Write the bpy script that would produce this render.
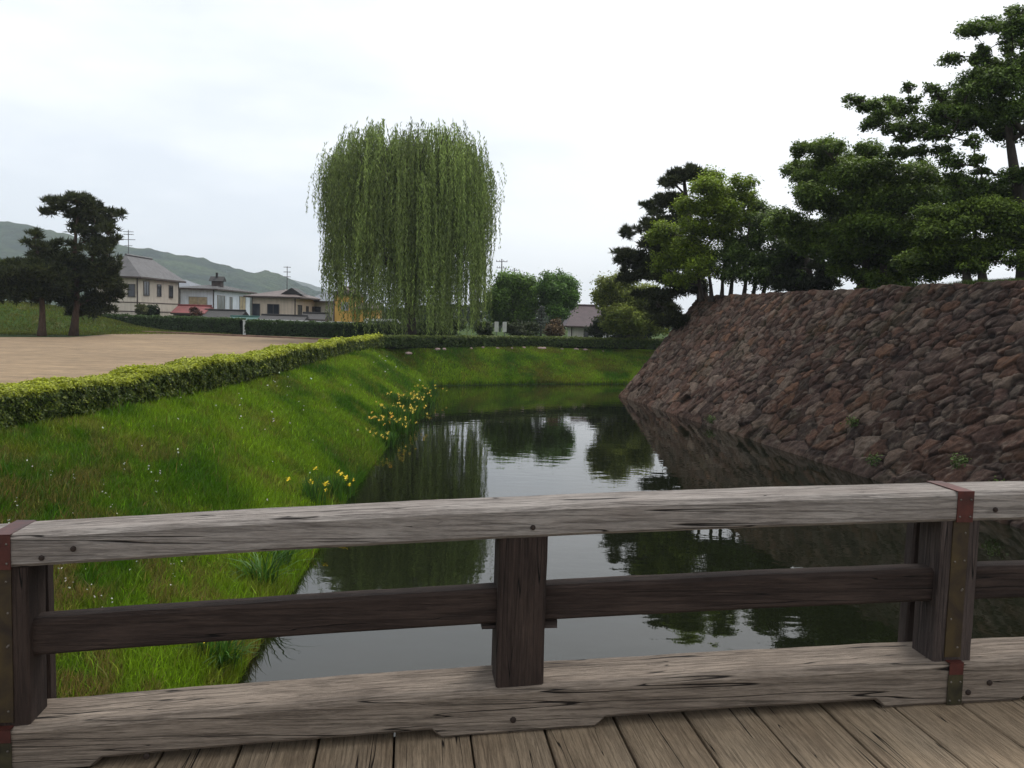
import bpy, math, random
import numpy as np

for o in list(bpy.data.objects):
    bpy.data.objects.remove(o)
S = bpy.context.scene
COL = S.collection
rng = np.random.default_rng(7)
R_ = math.radians

# ------------------------------------------------------------------ camera
F = 850.0; PITCH = R_(4.44); ROLL = R_(1.6)
EYE = np.array([0.0, 0.0, 5.3])
cam = bpy.data.cameras.new('camera')
cam.sensor_width = 36; cam.lens = 36 * F / 1024; cam.clip_start = 0.05; cam.clip_end = 9000
co = bpy.data.objects.new('camera', cam); COL.objects.link(co)
_a = math.pi / 2 - PITCH
_rx = np.array([[1, 0, 0], [0, math.cos(_a), -math.sin(_a)], [0, math.sin(_a), math.cos(_a)]])
_rz = np.array([[math.cos(ROLL), -math.sin(ROLL), 0], [math.sin(ROLL), math.cos(ROLL), 0], [0, 0, 1]])
RM = _rx @ _rz
from mathutils import Matrix, Vector
M4 = Matrix([list(RM[i]) + [EYE[i]] for i in range(3)] + [[0, 0, 0, 1]])
co.matrix_world = M4
S.camera = co

# ------------------------------------------------------------------ world, sun, exposure
SUN_EL, SUN_ROT = R_(60), R_(25)
w = bpy.data.worlds.new('World'); S.world = w; w.use_nodes = True
nt = w.node_tree; nt.nodes.clear()
def wn(t, **k):
    n = nt.nodes.new(t)
    for a, b in k.items(): setattr(n, a, b)
    return n
out = wn('ShaderNodeOutputWorld')
sky = wn('ShaderNodeTexSky', sky_type='NISHITA', sun_disc=False, sun_elevation=SUN_EL, sun_rotation=SUN_ROT)
b1 = wn('ShaderNodeBackground'); b1.inputs[1].default_value = 0.1
nt.links.new(sky.outputs[0], b1.inputs[0])
tc = wn('ShaderNodeTexCoord')
mp = wn('ShaderNodeMapping'); mp.inputs['Scale'].default_value = (1.0, 1.0, 3.2); mp.inputs['Location'].default_value = (3.1, 0.7, 1.2)
nt.links.new(tc.outputs['Generated'], mp.inputs[0])
nz = wn('ShaderNodeTexNoise'); nz.inputs['Scale'].default_value = 2.1; nz.inputs['Detail'].default_value = 6; nz.inputs['Roughness'].default_value = 0.5
nt.links.new(mp.outputs[0], nz.inputs['Vector'])
dot = wn('ShaderNodeVectorMath', operation='DOT_PRODUCT'); dot.inputs[1].default_value = (0.38, 0.05, 0.50)
nt.links.new(tc.outputs['Generated'], dot.inputs[0])
ad = wn('ShaderNodeMath', operation='MULTIPLY_ADD'); ad.inputs[1].default_value = 0.55
nt.links.new(dot.outputs['Value'], ad.inputs[0]); nt.links.new(nz.outputs[0], ad.inputs[2])
rp = wn('ShaderNodeValToRGB')
rp.color_ramp.elements[0].position = 0.40; rp.color_ramp.elements[0].color = (0.58, 0.62, 0.67, 1)
rp.color_ramp.elements[1].position = 0.80; rp.color_ramp.elements[1].color = (0.80, 0.805, 0.81, 1)
e = rp.color_ramp.elements.new(0.56); e.color = (0.71, 0.735, 0.76, 1)
nt.links.new(ad.outputs[0], rp.inputs[0])
b2 = wn('ShaderNodeBackground'); b2.inputs[1].default_value = 1.0
nt.links.new(rp.outputs[0], b2.inputs[0])
mx = wn('ShaderNodeMixShader'); mx.inputs[0].default_value = 0.93
nt.links.new(b1.outputs[0], mx.inputs[1]); nt.links.new(b2.outputs[0], mx.inputs[2])
nt.links.new(mx.outputs[0], out.inputs[0])
sl = bpy.data.lights.new('sun', 'SUN'); sl.energy = 1.5; sl.angle = R_(14); sl.color = (1, 0.95, 0.88)
so = bpy.data.objects.new('sun', sl); COL.objects.link(so)
_sd = Vector((math.sin(SUN_ROT) * math.cos(SUN_EL), math.cos(SUN_ROT) * math.cos(SUN_EL), math.sin(SUN_EL)))
so.rotation_euler = _sd.to_track_quat('Z', 'Y').to_euler(); so.location = (0, 0, 60)
S.view_settings.view_transform = 'Standard'; S.view_settings.look = 'None'
S.view_settings.exposure = 0.66; S.view_settings.gamma = 1.0; S.view_settings.use_curve_mapping = False
S.render.engine = 'CYCLES'
S.cycles.max_bounces = 6; S.cycles.diffuse_bounces = 3; S.cycles.glossy_bounces = 3
S.cycles.transmission_bounces = 3; S.cycles.volume_bounces = 0; S.cycles.transparent_max_bounces = 6
S.cycles.caustics_reflective = False; S.cycles.caustics_refractive = False

# ------------------------------------------------------------------ helpers
def ray(px, py): return RM @ np.array([(px - 512) / F, -(py - 384) / F, -1.0])
def G(px, py, z): d = ray(px, py); return EYE + d * ((z - EYE[2]) / d[2])
def U(px, py, D): d = ray(px, py); return EYE + d * (D / d[1])

def tag(o, label=None, cat=None, group=None, kind=None):
    if label: o['label'] = label
    if cat: o['category'] = cat
    if group: o['group'] = group
    if kind: o['kind'] = kind
    return o
def empty(name, loc=(0, 0, 0), rz=0.0):
    o = bpy.data.objects.new(name, None); COL.objects.link(o)
    o.location = loc; o.rotation_euler = (0, 0, rz); o.empty_display_size = 0.3
    return o
def mesh_obj(name, v, f, mats=None, parent=None, smooth=False, mi=None, col=None, loc=None):
    """v (n,3) array; f list of faces or (m,k) array"""
    me = bpy.data.meshes.new(name)
    v = np.asarray(v, dtype=np.float32)
    if isinstance(f, np.ndarray):
        m, k = f.shape
        me.vertices.add(len(v)); me.vertices.foreach_set('co', v.ravel())
        me.loops.add(m * k); me.loops.foreach_set('vertex_index', f.astype(np.int32).ravel())
        me.polygons.add(m); me.polygons.foreach_set('loop_start', np.arange(0, m * k, k, dtype=np.int32))
        me.polygons.foreach_set('loop_total', np.full(m, k, dtype=np.int32))
        me.update(calc_edges=True)
    else:
        me.from_pydata([tuple(map(float, p)) for p in v], [], f); me.update()
    if mats is not None:
        for m_ in (mats if isinstance(mats, (list, tuple)) else [mats]): me.materials.append(m_)
    if mi is not None: me.polygons.foreach_set('material_index', np.asarray(mi, dtype=np.int32))
    if smooth: me.polygons.foreach_set('use_smooth', np.ones(len(me.polygons), dtype=bool))
    if col is not None:
        at = me.color_attributes.new('col', 'FLOAT_COLOR', 'POINT')
        c4 = np.ones((len(v), 4), dtype=np.float32); c4[:, :3] = col
        at.data.foreach_set('color', c4.ravel())
    o = bpy.data.objects.new(name, me); COL.objects.link(o)
    if parent is not None: o.parent = parent
    if loc is not None: o.location = loc
    return o

class MB:
    """collects simple solids; each keeps a material index and a colour"""
    def __init__(s): s.v = []; s.f = []; s.m = []
    def add(s, vs, fs, m=0):
        n = len(s.v); s.v += [tuple(map(float, p)) for p in vs]; s.f += [tuple(i + n for i in f) for f in fs]; s.m += [m] * len(fs)
    def box(s, x0, x1, y0, y1, z0, z1, m=0):
        s.add([(x0, y0, z0), (x1, y0, z0), (x1, y1, z0), (x0, y1, z0), (x0, y0, z1), (x1, y0, z1), (x1, y1, z1), (x0, y1, z1)],
              [(0, 3, 2, 1), (4, 5, 6, 7), (0, 1, 5, 4), (1, 2, 6, 5), (2, 3, 7, 6), (3, 0, 4, 7)], m)
    def rings(s, rings, m=0, closed=True):
        k = len(rings[0]); vs = [p for r in rings for p in r]; fs = []
        for i in range(len(rings) - 1):
            for j in range(k):
                a = i * k + j; b = i * k + (j + 1) % k
                fs.append((a, b, b + k, a + k))
        if closed: fs.append(tuple(range(k))[::-1]); fs.append(tuple((len(rings) - 1) * k + j for j in range(k)))
        s.add(vs, fs, m)
    def tube(s, pts, rad, k=7, m=0):
        pts = [np.array(p, float) for p in pts]; rs = []
        for i, p in enumerate(pts):
            d = pts[min(i + 1, len(pts) - 1)] - pts[max(i - 1, 0)]; d = d / (np.linalg.norm(d) + 1e-9)
            a = np.cross(d, [0, 0, 1]) if abs(d[2]) < 0.95 else np.cross(d, [0, 1, 0]); a /= np.linalg.norm(a); b = np.cross(d, a)
            r = rad[i] if hasattr(rad, '__len__') else rad
            rs.append([p + r * (math.cos(t) * a + math.sin(t) * b) for t in np.arange(k) * 2 * math.pi / k])
        s.rings(rs, m)
    def build(s, name, mats, parent=None, smooth=False, loc=None):
        return mesh_obj(name, np.array(s.v), s.f, mats, parent, smooth, s.m, loc=loc)

def smoothstep(a, b, x):
    t = np.clip((x - a) / (b - a), 0, 1); return t * t * (3 - 2 * t)
_NT = rng.random((64, 64, 3))
def vnoise(x, y, c=0):
    """tileable smooth value noise in numpy, 0..1"""
    x = np.asarray(x, float); y = np.asarray(y, float)
    xi = np.floor(x).astype(int); yi = np.floor(y).astype(int); fx = x - xi; fy = y - yi
    fx = fx * fx * (3 - 2 * fx); fy = fy * fy * (3 - 2 * fy)
    t = _NT[:, :, c]
    g = lambda a, b: t[a % 64, b % 64]
    return (g(xi, yi) * (1 - fx) + g(xi + 1, yi) * fx) * (1 - fy) + (g(xi, yi + 1) * (1 - fx) + g(xi + 1, yi + 1) * fx) * fy
def fbm(x, y, c=0, n=4):
    s = 0; a = 0.5; t = 0
    for i in range(n):
        s = s + a * vnoise(x * 2 ** i + 7.3 * i, y * 2 ** i + 3.1 * i, c); t += a; a *= 0.55
    return s / t

# ------------------------------------------------------------------ materials
def new_mat(name):
    m = bpy.data.materials.new(name); m.use_nodes = True; n = m.node_tree; n.nodes.clear()
    o = n.nodes.new('ShaderNodeOutputMaterial'); p = n.nodes.new('ShaderNodeBsdfPrincipled')
    n.links.new(p.outputs[0], o.inputs[0]); return m, n, p, o
def N(n, t, ins=None, **k):
    x = n.nodes.new(t)
    for a, b in k.items(): setattr(x, a, b)
    if ins:
        for a, b in ins.items():
            if hasattr(b, 'is_linked') or isinstance(b, bpy.types.NodeSocket): n.links.new(b, x.inputs[a])
            else: x.inputs[a].default_value = b
    return x
def ramp(n, fac, stops, interp='LINEAR'):
    r = n.nodes.new('ShaderNodeValToRGB'); r.color_ramp.interpolation = interp
    el = r.color_ramp.elements
    while len(el) < len(stops): el.new(0.5)
    for e_, (p, c) in zip(el, stops):
        e_.position = p; e_.color = (c[0], c[1], c[2], 1) if hasattr(c, '__len__') else (c, c, c, 1)
    n.links.new(fac, r.inputs[0]); return r.outputs[0]
def mixc(n, fac, a, b, mode='MIX'):
    x = n.nodes.new('ShaderNodeMix'); x.data_type = 'RGBA'; x.blend_type = mode
    for i, v in ((0, fac), (6, a), (7, b)):
        if isinstance(v, bpy.types.NodeSocket): n.links.new(v, x.inputs[i])
        else: x.inputs[i].default_value = v if i == 0 else (v[0], v[1], v[2], 1)
    return x.outputs[2]
def bump(n, p, h, strength, dist):
    b = N(n, 'ShaderNodeBump', {'Strength': strength, 'Distance': dist, 'Height': h}); n.links.new(b.outputs[0], p.inputs['Normal'])
def noise(n, vec, scale, detail=4, rough=0.55, dist=0.0):
    x = N(n, 'ShaderNodeTexNoise', {'Vector': vec, 'Scale': scale, 'Detail': detail, 'Roughness': rough, 'Distortion': dist}); return x.outputs[0]
def objvec(n, sc=(1, 1, 1)):
    t = n.nodes.new('ShaderNodeTexCoord'); return N(n, 'ShaderNodeMapping', {'Vector': t.outputs['Object'], 'Scale': sc}).outputs[0]

def simple(name, c, rough=0.7, var=0.25, scale=2.0, metal=0.0, bumpd=0.0):
    m, n, p, o = new_mat(name)
    f = noise(n, objvec(n), scale, 5)
    lo = [x * (1 - var) for x in c]; hi = [min(1, x * (1 + var)) for x in c]
    n.links.new(ramp(n, f, [(0.3, lo), (0.7, hi)]), p.inputs['Base Color'])
    p.inputs['Roughness'].default_value = rough; p.inputs['Metallic'].default_value = metal
    if bumpd: bump(n, p, noise(n, objvec(n), scale * 8, 4), 0.6, bumpd)
    return m

def wood(name, light, mid, dark, crack=0.012, warm=None, rough=0.85, gc=0.62):
    m, n, p, o = new_mat(name)
    t = n.nodes.new('ShaderNodeTexCoord')
    gi = n.nodes.new('ShaderNodeNewGeometry')
    off = N(n, 'ShaderNodeVectorMath', {0: gi.outputs['Random Per Island'], 1: (37.0, 11.0, 23.0)}, operation='MULTIPLY')
    base = N(n, 'ShaderNodeVectorMath', {0: t.outputs['Object'], 1: off.outputs[0]}, operation='ADD').outputs[0]
    def v(sc): return N(n, 'ShaderNodeMapping', {'Vector': base, 'Scale': sc}).outputs[0]
    broad = noise(n, v((1.5, 5, 5)), 1.5, 5, 0.65, 0.3)
    grain = noise(n, v((2.6, 75, 75)), 1.0, 9, 0.78, 0.8)
    fibre = noise(n, v((14, 160, 160)), 1.0, 5, 0.8)
    c = ramp(n, broad, [(0.28, mid), (0.68, light)])
    if warm: c = mixc(n, ramp(n, noise(n, v((1.2, 4, 4)), 1.1, 3), [(0.45, 0.0), (0.75, 0.7)]), c, warm)
    g = ramp(n, grain, [(0.28, 0.0), (0.52, 1.0)])
    c = mixc(n, ramp(n, grain, [(0.36, gc), (0.50, 0.0)]), c, dark)
    c = mixc(n, 0.55, c, mixc(n, 1.0, c, ramp(n, fibre, [(0.3, 0.35), (0.7, 1.3)]), 'MULTIPLY'))
    ck = noise(n, v((0.45, 17, 17)), 1.0, 2, 0.45, 0.1)
    d = N(n, 'ShaderNodeMath', {0: ck, 1: 0.5}, operation='SUBTRACT'); d = N(n, 'ShaderNodeMath', {0: d.outputs[0]}, operation='ABSOLUTE')
    msk = ramp(n, noise(n, v((1.1, 5, 5)), 1.3, 3), [(0.40, 0.02), (0.58, 1.0)])
    th = N(n, 'ShaderNodeMath', {0: msk, 1: crack * 0.85}, operation='MULTIPLY')
    dv = N(n, 'ShaderNodeMath', {0: d.outputs[0], 1: th.outputs[0]}, operation='DIVIDE')
    crk = ramp(n, dv.outputs[0], [(0.25, 0.0), (0.9, 1.0)])
    c = mixc(n, crk, [x * 0.25 for x in dark], c)
    n.links.new(c, p.inputs['Base Color'])
    p.inputs['Roughness'].default_value = rough; p.inputs['Specular IOR Level'].default_value = 0.25
    h = N(n, 'ShaderNodeMath', {0: g, 1: crk}, operation='MULTIPLY')
    h2 = N(n, 'ShaderNodeMath', {0: h.outputs[0], 1: fibre}, operation='ADD')
    bump(n, p, h2.outputs[0], 0.9, 0.004)
    return m

MAT = {}
def foliage_mat(name, trans=0.34, rough=0.55):
    m, n, p, o = new_mat(name)
    a = N(n, 'ShaderNodeAttribute', attribute_name='col')
    gi = n.nodes.new('ShaderNodeNewGeometry')
    k = ramp(n, gi.outputs['Random Per Island'], [(0.0, 0.62), (1.0, 1.38)])
    c = mixc(n, 1.0, a.outputs['Color'], k, 'MULTIPLY')
    n.links.new(c, p.inputs['Base Color']); p.inputs['Roughness'].default_value = rough
    p.inputs['Specular IOR Level'].default_value = 0.22
    tr = N(n, 'ShaderNodeBsdfTranslucent', {'Color': c}); mxs = N(n, 'ShaderNodeMixShader', {0: trans, 1: p.outputs[0], 2: tr.outputs[0]})
    n.links.new(mxs.outputs[0], o.inputs[0]); return m
MAT['leaf'] = foliage_mat('leaf')
MAT['grassblade'] = foliage_mat('grass_blade', 0.35, 0.5)
MAT['petal'] = foliage_mat('petal', 0.3, 0.6)

def bark_mat(name, a, b):
    m, n, p, o = new_mat(name)
    f = noise(n, objvec(n, (1, 1, 0.25)), 9, 6, 0.65, 0.5)
    n.links.new(ramp(n, f, [(0.3, a), (0.7, b)]), p.inputs['Base Color']); p.inputs['Roughness'].default_value = 0.9
    bump(n, p, f, 0.9, 0.03); return m
MAT['bark'] = bark_mat('bark', (0.018, 0.013, 0.01), (0.06, 0.045, 0.035))
MAT['pinebark'] = bark_mat('pine_bark', (0.03, 0.016, 0.01), (0.10, 0.055, 0.035))

# ------------------------------------------------------------------ ground
WZ = 0.0; GZ = 2.8
XW = [(-60, -3.4), (0, -3.4), (12, -3.9), (24, -4.7), (33, -5.0), (43, -5.0), (55, -5.4), (62, -6.2), (72, -7.0), (200, -7)]
def xw(y): return np.interp(y, [a for a, b in XW], [b for a, b in XW])
def yf(x): return np.interp(x, [-12, -6, 1, 9, 13, 60], [59.5, 64.2, 68.4, 71.4, 72.4, 74])
WB = np.array([7.6, 60.0]); WU = np.array([0.166, -0.986]); WN = np.array([0.986, 0.166]); WH = 7.0; WOFF = 4.0
def terrain(x, y):
    dl = xw(y) - x                       # metres of bank left of the waterline
    df = y - yf(x)
    wob = (fbm(x * 0.35, y * 0.35, 0) - 0.5) * 0.7
    fl = dl / np.interp(y, [8, 20, 45, 60], [5.6, 4.4, 4.6, 4.0]); ff = df / np.interp(x, [-8, -6, 0, 10], [4.4, 4.8, 7.0, 9.6])
    k = 0.10
    m = np.maximum(fl, ff) + k * np.exp(-np.abs(fl - ff) / k) * 0.5 * ((fl > -.3) & (ff > -.3))
    m = m + wob * 0.06
    land = np.where(m < 0, np.maximum(m * 2.4, -1) * 1.5, GZ * np.clip(m, 0, 1) ** 0.85)
    land = np.where(m > 1, GZ, land)
    # smooth crest
    land = np.where((m > 0.85) & (m < 1.15), GZ * (0.871 + 0.129 * smoothstep(0.85, 1.15, m) ** 0.8), land)
    # castle plateau behind the stone wall
    px = x - WB[0]; py = y - WB[1]
    dn = px * WN[0] + py * WN[1]; du = px * WU[0] + py * WU[1]
    inn = np.minimum(dn, du)
    pl = np.clip((inn - 2.6) / 2.2, 0, 1)
    plat = -1.5 + (WH - 0.06 + 1.5) * pl + 0.5 * smoothstep(5.5, 12, inn)
    z = np.where(inn > 1.5, np.maximum(plat, -1.5), land)
    # pine mound, far left
    q = ((x + 57) / 15.5) ** 2 + ((y - 87) / 11.0) ** 2
    z = z + 2.7 * np.exp(-q * q) * (y > 40)
    z = z + np.where(z > 1, (fbm(x * 0.9, y * 0.9, 1) - 0.5) * 0.08, 0)
    return z
def tz(x, y): return float(terrain(np.array([x], float), np.array([y], float))[0])

xs = np.concatenate([np.linspace(-3000, -300, 10), np.linspace(-250, -70, 12), np.arange(-66, -14, 1.5), np.arange(-14, 20, 0.4), np.arange(20, 60, 2), np.linspace(70, 300, 10), np.linspace(400, 3000, 10)])
ys = np.concatenate([np.linspace(-150, -12, 8), np.arange(-8, 100, 0.6), np.arange(101, 160, 4), np.linspace(170, 600, 12), np.linspace(800, 4000, 10)])
gx, gy = np.meshgrid(xs, ys); gz = terrain(gx, gy)
V = np.stack([gx, gy, gz], -1).reshape(-1, 3)
ny, nx = gx.shape
ii = (np.arange(ny - 1)[:, None] * nx + np.arange(nx - 1)[None, :]).ravel()
Fq = np.stack([ii, ii + 1, ii + nx + 1, ii + nx], 1)
m, n, p, o = new_mat('ground')
vec = objvec(n)
a1 = noise(n, vec, 0.45, 5, 0.6); a2 = noise(n, vec, 6, 6, 0.7); a3 = noise(n, vec, 0.11, 3)
grassc = ramp(n, a2, [(0.3, (0.014, 0.030, 0.005)), (0.7, (0.045, 0.085, 0.012))])
dry = ramp(n, a2, [(0.3, (0.07, 0.055, 0.02)), (0.7, (0.15, 0.12, 0.05))])
c = mixc(n, ramp(n, a1, [(0.55, 0.0), (0.72, 0.75)]), grassc, dry)
n.links.new(c, p.inputs['Base Color']); p.inputs['Roughness'].default_value = 0.95; p.inputs['Specular IOR Level'].default_value = 0.1
bump(n, p, a2, 0.8, 0.08)
MAT['ground'] = m
tag(mesh_obj('ground', V, Fq, m, smooth=True), kind='structure')

# sand plaza, a sheet just above the ground
def hedge_back(t):  # foot line of the far plaza hedge: from left to right
    return G(*t, GZ)
sandpts = [(-12.0, 8), (-11.6, 16), (-11.2, 25), (-11.4, 40), (-11.6, 58), (-12.2, 66.5)]
bl = [tuple(G(325, 340.0, GZ)[:2]), tuple(G(230, 336, GZ)[:2]), tuple(G(150, 332.5, GZ)[:2])]
sand = [(x, y) for x, y in sandpts] + bl + [tuple(G(120, 334.5, GZ)[:2]), tuple(G(70, 338.0, GZ)[:2]), tuple(G(0, 338, GZ)[:2]), (-60, 62), (-70, 50), (-70, 8)]
def densify(poly, step=2.0, jit=0.12):
    r = []
    for i in range(len(poly)):
        a = np.array(poly[i]); b = np.array(poly[(i + 1) % len(poly)]); k = max(1, int(np.linalg.norm(b - a) / step))
        for j in range(k): r.append(a + (b - a) * j / k + rng.normal(0, jit, 2) * (j > 0))
    return r
sp = densify(sand)
me_v = [(x, y, GZ + 0.07) for x, y in sp]
m, n, p, o = new_mat('sand')
vec = objvec(n); a1 = noise(n, vec, 0.12, 5, 0.6); a2 = noise(n, objvec(n, (1, 3, 1)), 0.5, 5, 0.6); a3 = noise(n, vec, 25, 3)
c = ramp(n, a1, [(0.35, (0.185, 0.125, 0.068)), (0.65, (0.25, 0.175, 0.10))])
c = mixc(n, 0.7, c, mixc(n, 1.0, c, ramp(n, a2, [(0.3, 0.6), (0.7, 1.3)]), 'MULTIPLY'))
c = mixc(n, 0.6, c, mixc(n, 1.0, c, ramp(n, noise(n, objvec(n, (1, 1, 1)), 1.7, 6, .75), [(0.35, 0.65), (0.65, 1.25)]), 'MULTIPLY'))
n.links.new(c, p.inputs['Base Color']); p.inputs['Roughness'].default_value = 0.95; bump(n, p, a3, 0.4, 0.01)
tag(mesh_obj('sand_path', me_v, [tuple(range(len(me_v)))], m), kind='structure')

# ------------------------------------------------------------------ water
m, n, p, o = new_mat('water')
p.inputs['Base Color'].default_value = (0.006, 0.0075, 0.0035, 1); p.inputs['Roughness'].default_value = 0.015
p.inputs['IOR'].default_value = 1.42
f1 = noise(n, objvec(n, (1, 1.0, 1)), 2.6, 3, 0.5, 0.3); f2 = noise(n, objvec(n, (1, 1, 1)), 0.33, 2)
f4 = noise(n, objvec(n, (0.9, 1.6, 1)), 0.9, 2, 0.5, 0.2)
amp = ramp(n, f2, [(0.35, 0.12), (0.68, 1.0)])
hh = N(n, 'ShaderNodeMath', {0: f1, 1: amp}, operation='MULTIPLY')
h3 = N(n, 'ShaderNodeMath', {0: f4, 1: 1.6}, operation='MULTIPLY')
hh = N(n, 'ShaderNodeMath', {0: hh.outputs[0], 1: h3.outputs[0]}, operation='ADD')
bump(n, p, hh.outputs[0], 0.10, 0.028)
wp = [(-9.5, -80), (60, -80), (60, 75), (-9.5, 75)]
tag(mesh_obj('water', [(x, y, WZ) for x, y in wp], [(0, 1, 2, 3)], m), kind='structure')

# ------------------------------------------------------------------ hills
def ridge(name, pts, D, depth, foot, col_a, col_b, seed, fr):
    pxs = np.array([a for a, b in pts]); X = []; Z = []
    for a, b in pts: q = U(a, b, D); X.append(q[0]); Z.append(q[2])
    x = np.linspace(X[0], X[-1], 260); h = np.interp(x, X, Z)
    v = np.linspace(0, 1, 60)
    gx, gv = np.meshgrid(x, v)
    gh = np.interp(gx, X, Z) - GZ
    gy = D - depth * (1 - gv) + (fbm(gx * fr + seed, gv * 3, 1) - 0.5) * depth * 0.25 * (1 - gv)
    rid = 1 - np.abs(2 * fbm(gx * fr * 1.6 + seed, gv * 2.2 + gx * fr * .5, 2) - 1)
    prof = gv ** 0.9 * (0.78 + 0.22 * gv) * (1 - 0.30 * (1 - gv) * rid * 1.2)
    tree = (vnoise(gx * fr * 26, gv * 70, 0) - 0.5) * 0.020 * gh.max() * gv ** .3
    gz = GZ - 1 + gh * prof + tree * 1.4
    # back slope
    V = np.stack([gx, gy, gz], -1); back = V[-1].copy(); back[:, 1] += depth * 0.8; back[:, 2] = GZ - 1
    V = np.concatenate([V, back[None]], 0); ny, nx = V.shape[:2]
    ii = (np.arange(ny - 1)[:, None] * nx + np.arange(nx - 1)[None, :]).ravel()
    m, n, p, o = new_mat(name)
    vec = objvec(n); f = noise(n, vec, 0.012, 6, 0.62); g = noise(n, vec, 0.09, 5, 0.7)
    c = ramp(n, f, [(0.38, col_a), (0.60, col_b)]); c = mixc(n, 1.0, c, ramp(n, g, [(0.3, 0.45), (0.7, 1.45)]), 'MULTIPLY')
    n.links.new(c, p.inputs['Base Color']); p.inputs['Roughness'].default_value = 1; p.inputs['Specular IOR Level'].default_value = 0.05
    bump(n, p, g, 1.0, 9.0)
    tag(mesh_obj(name, V.reshape(-1, 3), np.stack([ii, ii + 1, ii + nx + 1, ii + nx], 1), m, smooth=True), kind='structure')
ridge('hills', [(-420, 250), (-250, 214), (-120, 225), (0, 220), (40, 227), (80, 237), (120, 245), (157, 249), (175, 254), (200, 256.5), (225, 265), (255, 272), (268, 270), (282, 275), (300, 284), (327, 294), (350, 303), (380, 311), (420, 317)],
      1350, 620, 0, (0.016, 0.036, 0.028), (0.055, 0.085, 0.040), 3.0, 0.004)
ridge('hills', [(150, 300), (220, 285), (262, 276), (290, 279), (310, 284), (332, 291), (370, 303), (430, 312), (520, 318)],
      2900, 700, 0, (0.03, 0.045, 0.03), (0.05, 0.07, 0.04), 9.0, 0.002)

# ------------------------------------------------------------------ foliage tools
def quads(cen, nrm, tan, L, W, col):
    """diamond leaves: cen (n,3), tan along the leaf, L/W half sizes"""
    b = np.cross(nrm, tan); b /= np.linalg.norm(b, axis=1, keepdims=True) + 1e-9
    tan = tan / (np.linalg.norm(tan, axis=1, keepdims=True) + 1e-9)
    L = np.broadcast_to(L, len(cen))[:, None]; W = np.broadcast_to(W, len(cen))[:, None]
    v = np.stack([cen - tan * L, cen + b * W - tan * L * .1, cen + tan * L, cen - b * W - tan * L * .1], 1).reshape(-1, 3)
    f = np.arange(len(cen) * 4).reshape(-1, 4); c = np.repeat(col, 4, axis=0)
    return v, f, c
def rnd_dir(n):
    d = rng.normal(size=(n, 3)); return d / np.linalg.norm(d, axis=1, keepdims=True)
def merge(parts):
    vs, fs, cs = [], [], []; k = 0
    for v, f, c in parts: vs.append(v); fs.append(f + k); cs.append(c); k += len(v)
    return np.concatenate(vs), np.concatenate(fs), np.concatenate(cs)
def jitcol(base, n, s=0.18):
    b = np.asarray(base, float); k = 1 + rng.normal(0, s, (n, 1)); h = 1 + rng.normal(0, s * 0.5, (n, 3)); return np.clip(b * k * h, 0.003, 1)

def clump_leaves(c, r, n, size, colA, colB, flat=0.6, up=0.7, aspect=0.55):
    """a spray of leaves: ellipsoid centre c radii r"""
    d = rnd_dir(n); u = rng.random((n, 1)) ** 0.40
    p = c + d * u * r * (1 + .8 * (rng.random((n, 1)) < .25) * rng.random((n, 1)))
    nr = d * 0.5 + rnd_dir(n) * 0.8; nr[:, 2] += up; nr /= np.linalg.norm(nr, axis=1, keepdims=True)
    t = np.cross(nr, rnd_dir(n)); t[:, 2] -= 0.25
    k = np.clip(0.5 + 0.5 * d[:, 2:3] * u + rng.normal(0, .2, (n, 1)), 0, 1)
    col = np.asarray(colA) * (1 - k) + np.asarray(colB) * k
    s = size * (0.7 + 0.6 * rng.random(n))
    return quads(p, nr, t, s, s * aspect, col)

def needle_tufts(c, r, n, size, colA, colB):
    """pine pad: bursts of thin needles pointing up and out"""
    nb = max(4, n // 9); d = rnd_dir(nb); d[:, 2] = np.abs(d[:, 2]) * rng.choice([1, 1, -0.6], nb)
    p = c + d * (rng.random((nb, 1)) ** 0.4) * r
    p = np.repeat(p, 9, 0); m_ = len(p)
    t = rnd_dir(m_) + np.repeat(d, 9, 0) * 0.6; t[:, 2] += 0.6; t /= np.linalg.norm(t, axis=1, keepdims=True)
    s = size * (0.7 + 0.6 * rng.random(m_))
    k = rng.random((m_, 1)); col = np.asarray(colA) * (1 - k) + np.asarray(colB) * k
    return quads(p + t * s[:, None] * 0.8, np.cross(t, rnd_dir(m_)), t, s, s * 0.17, col)

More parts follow.
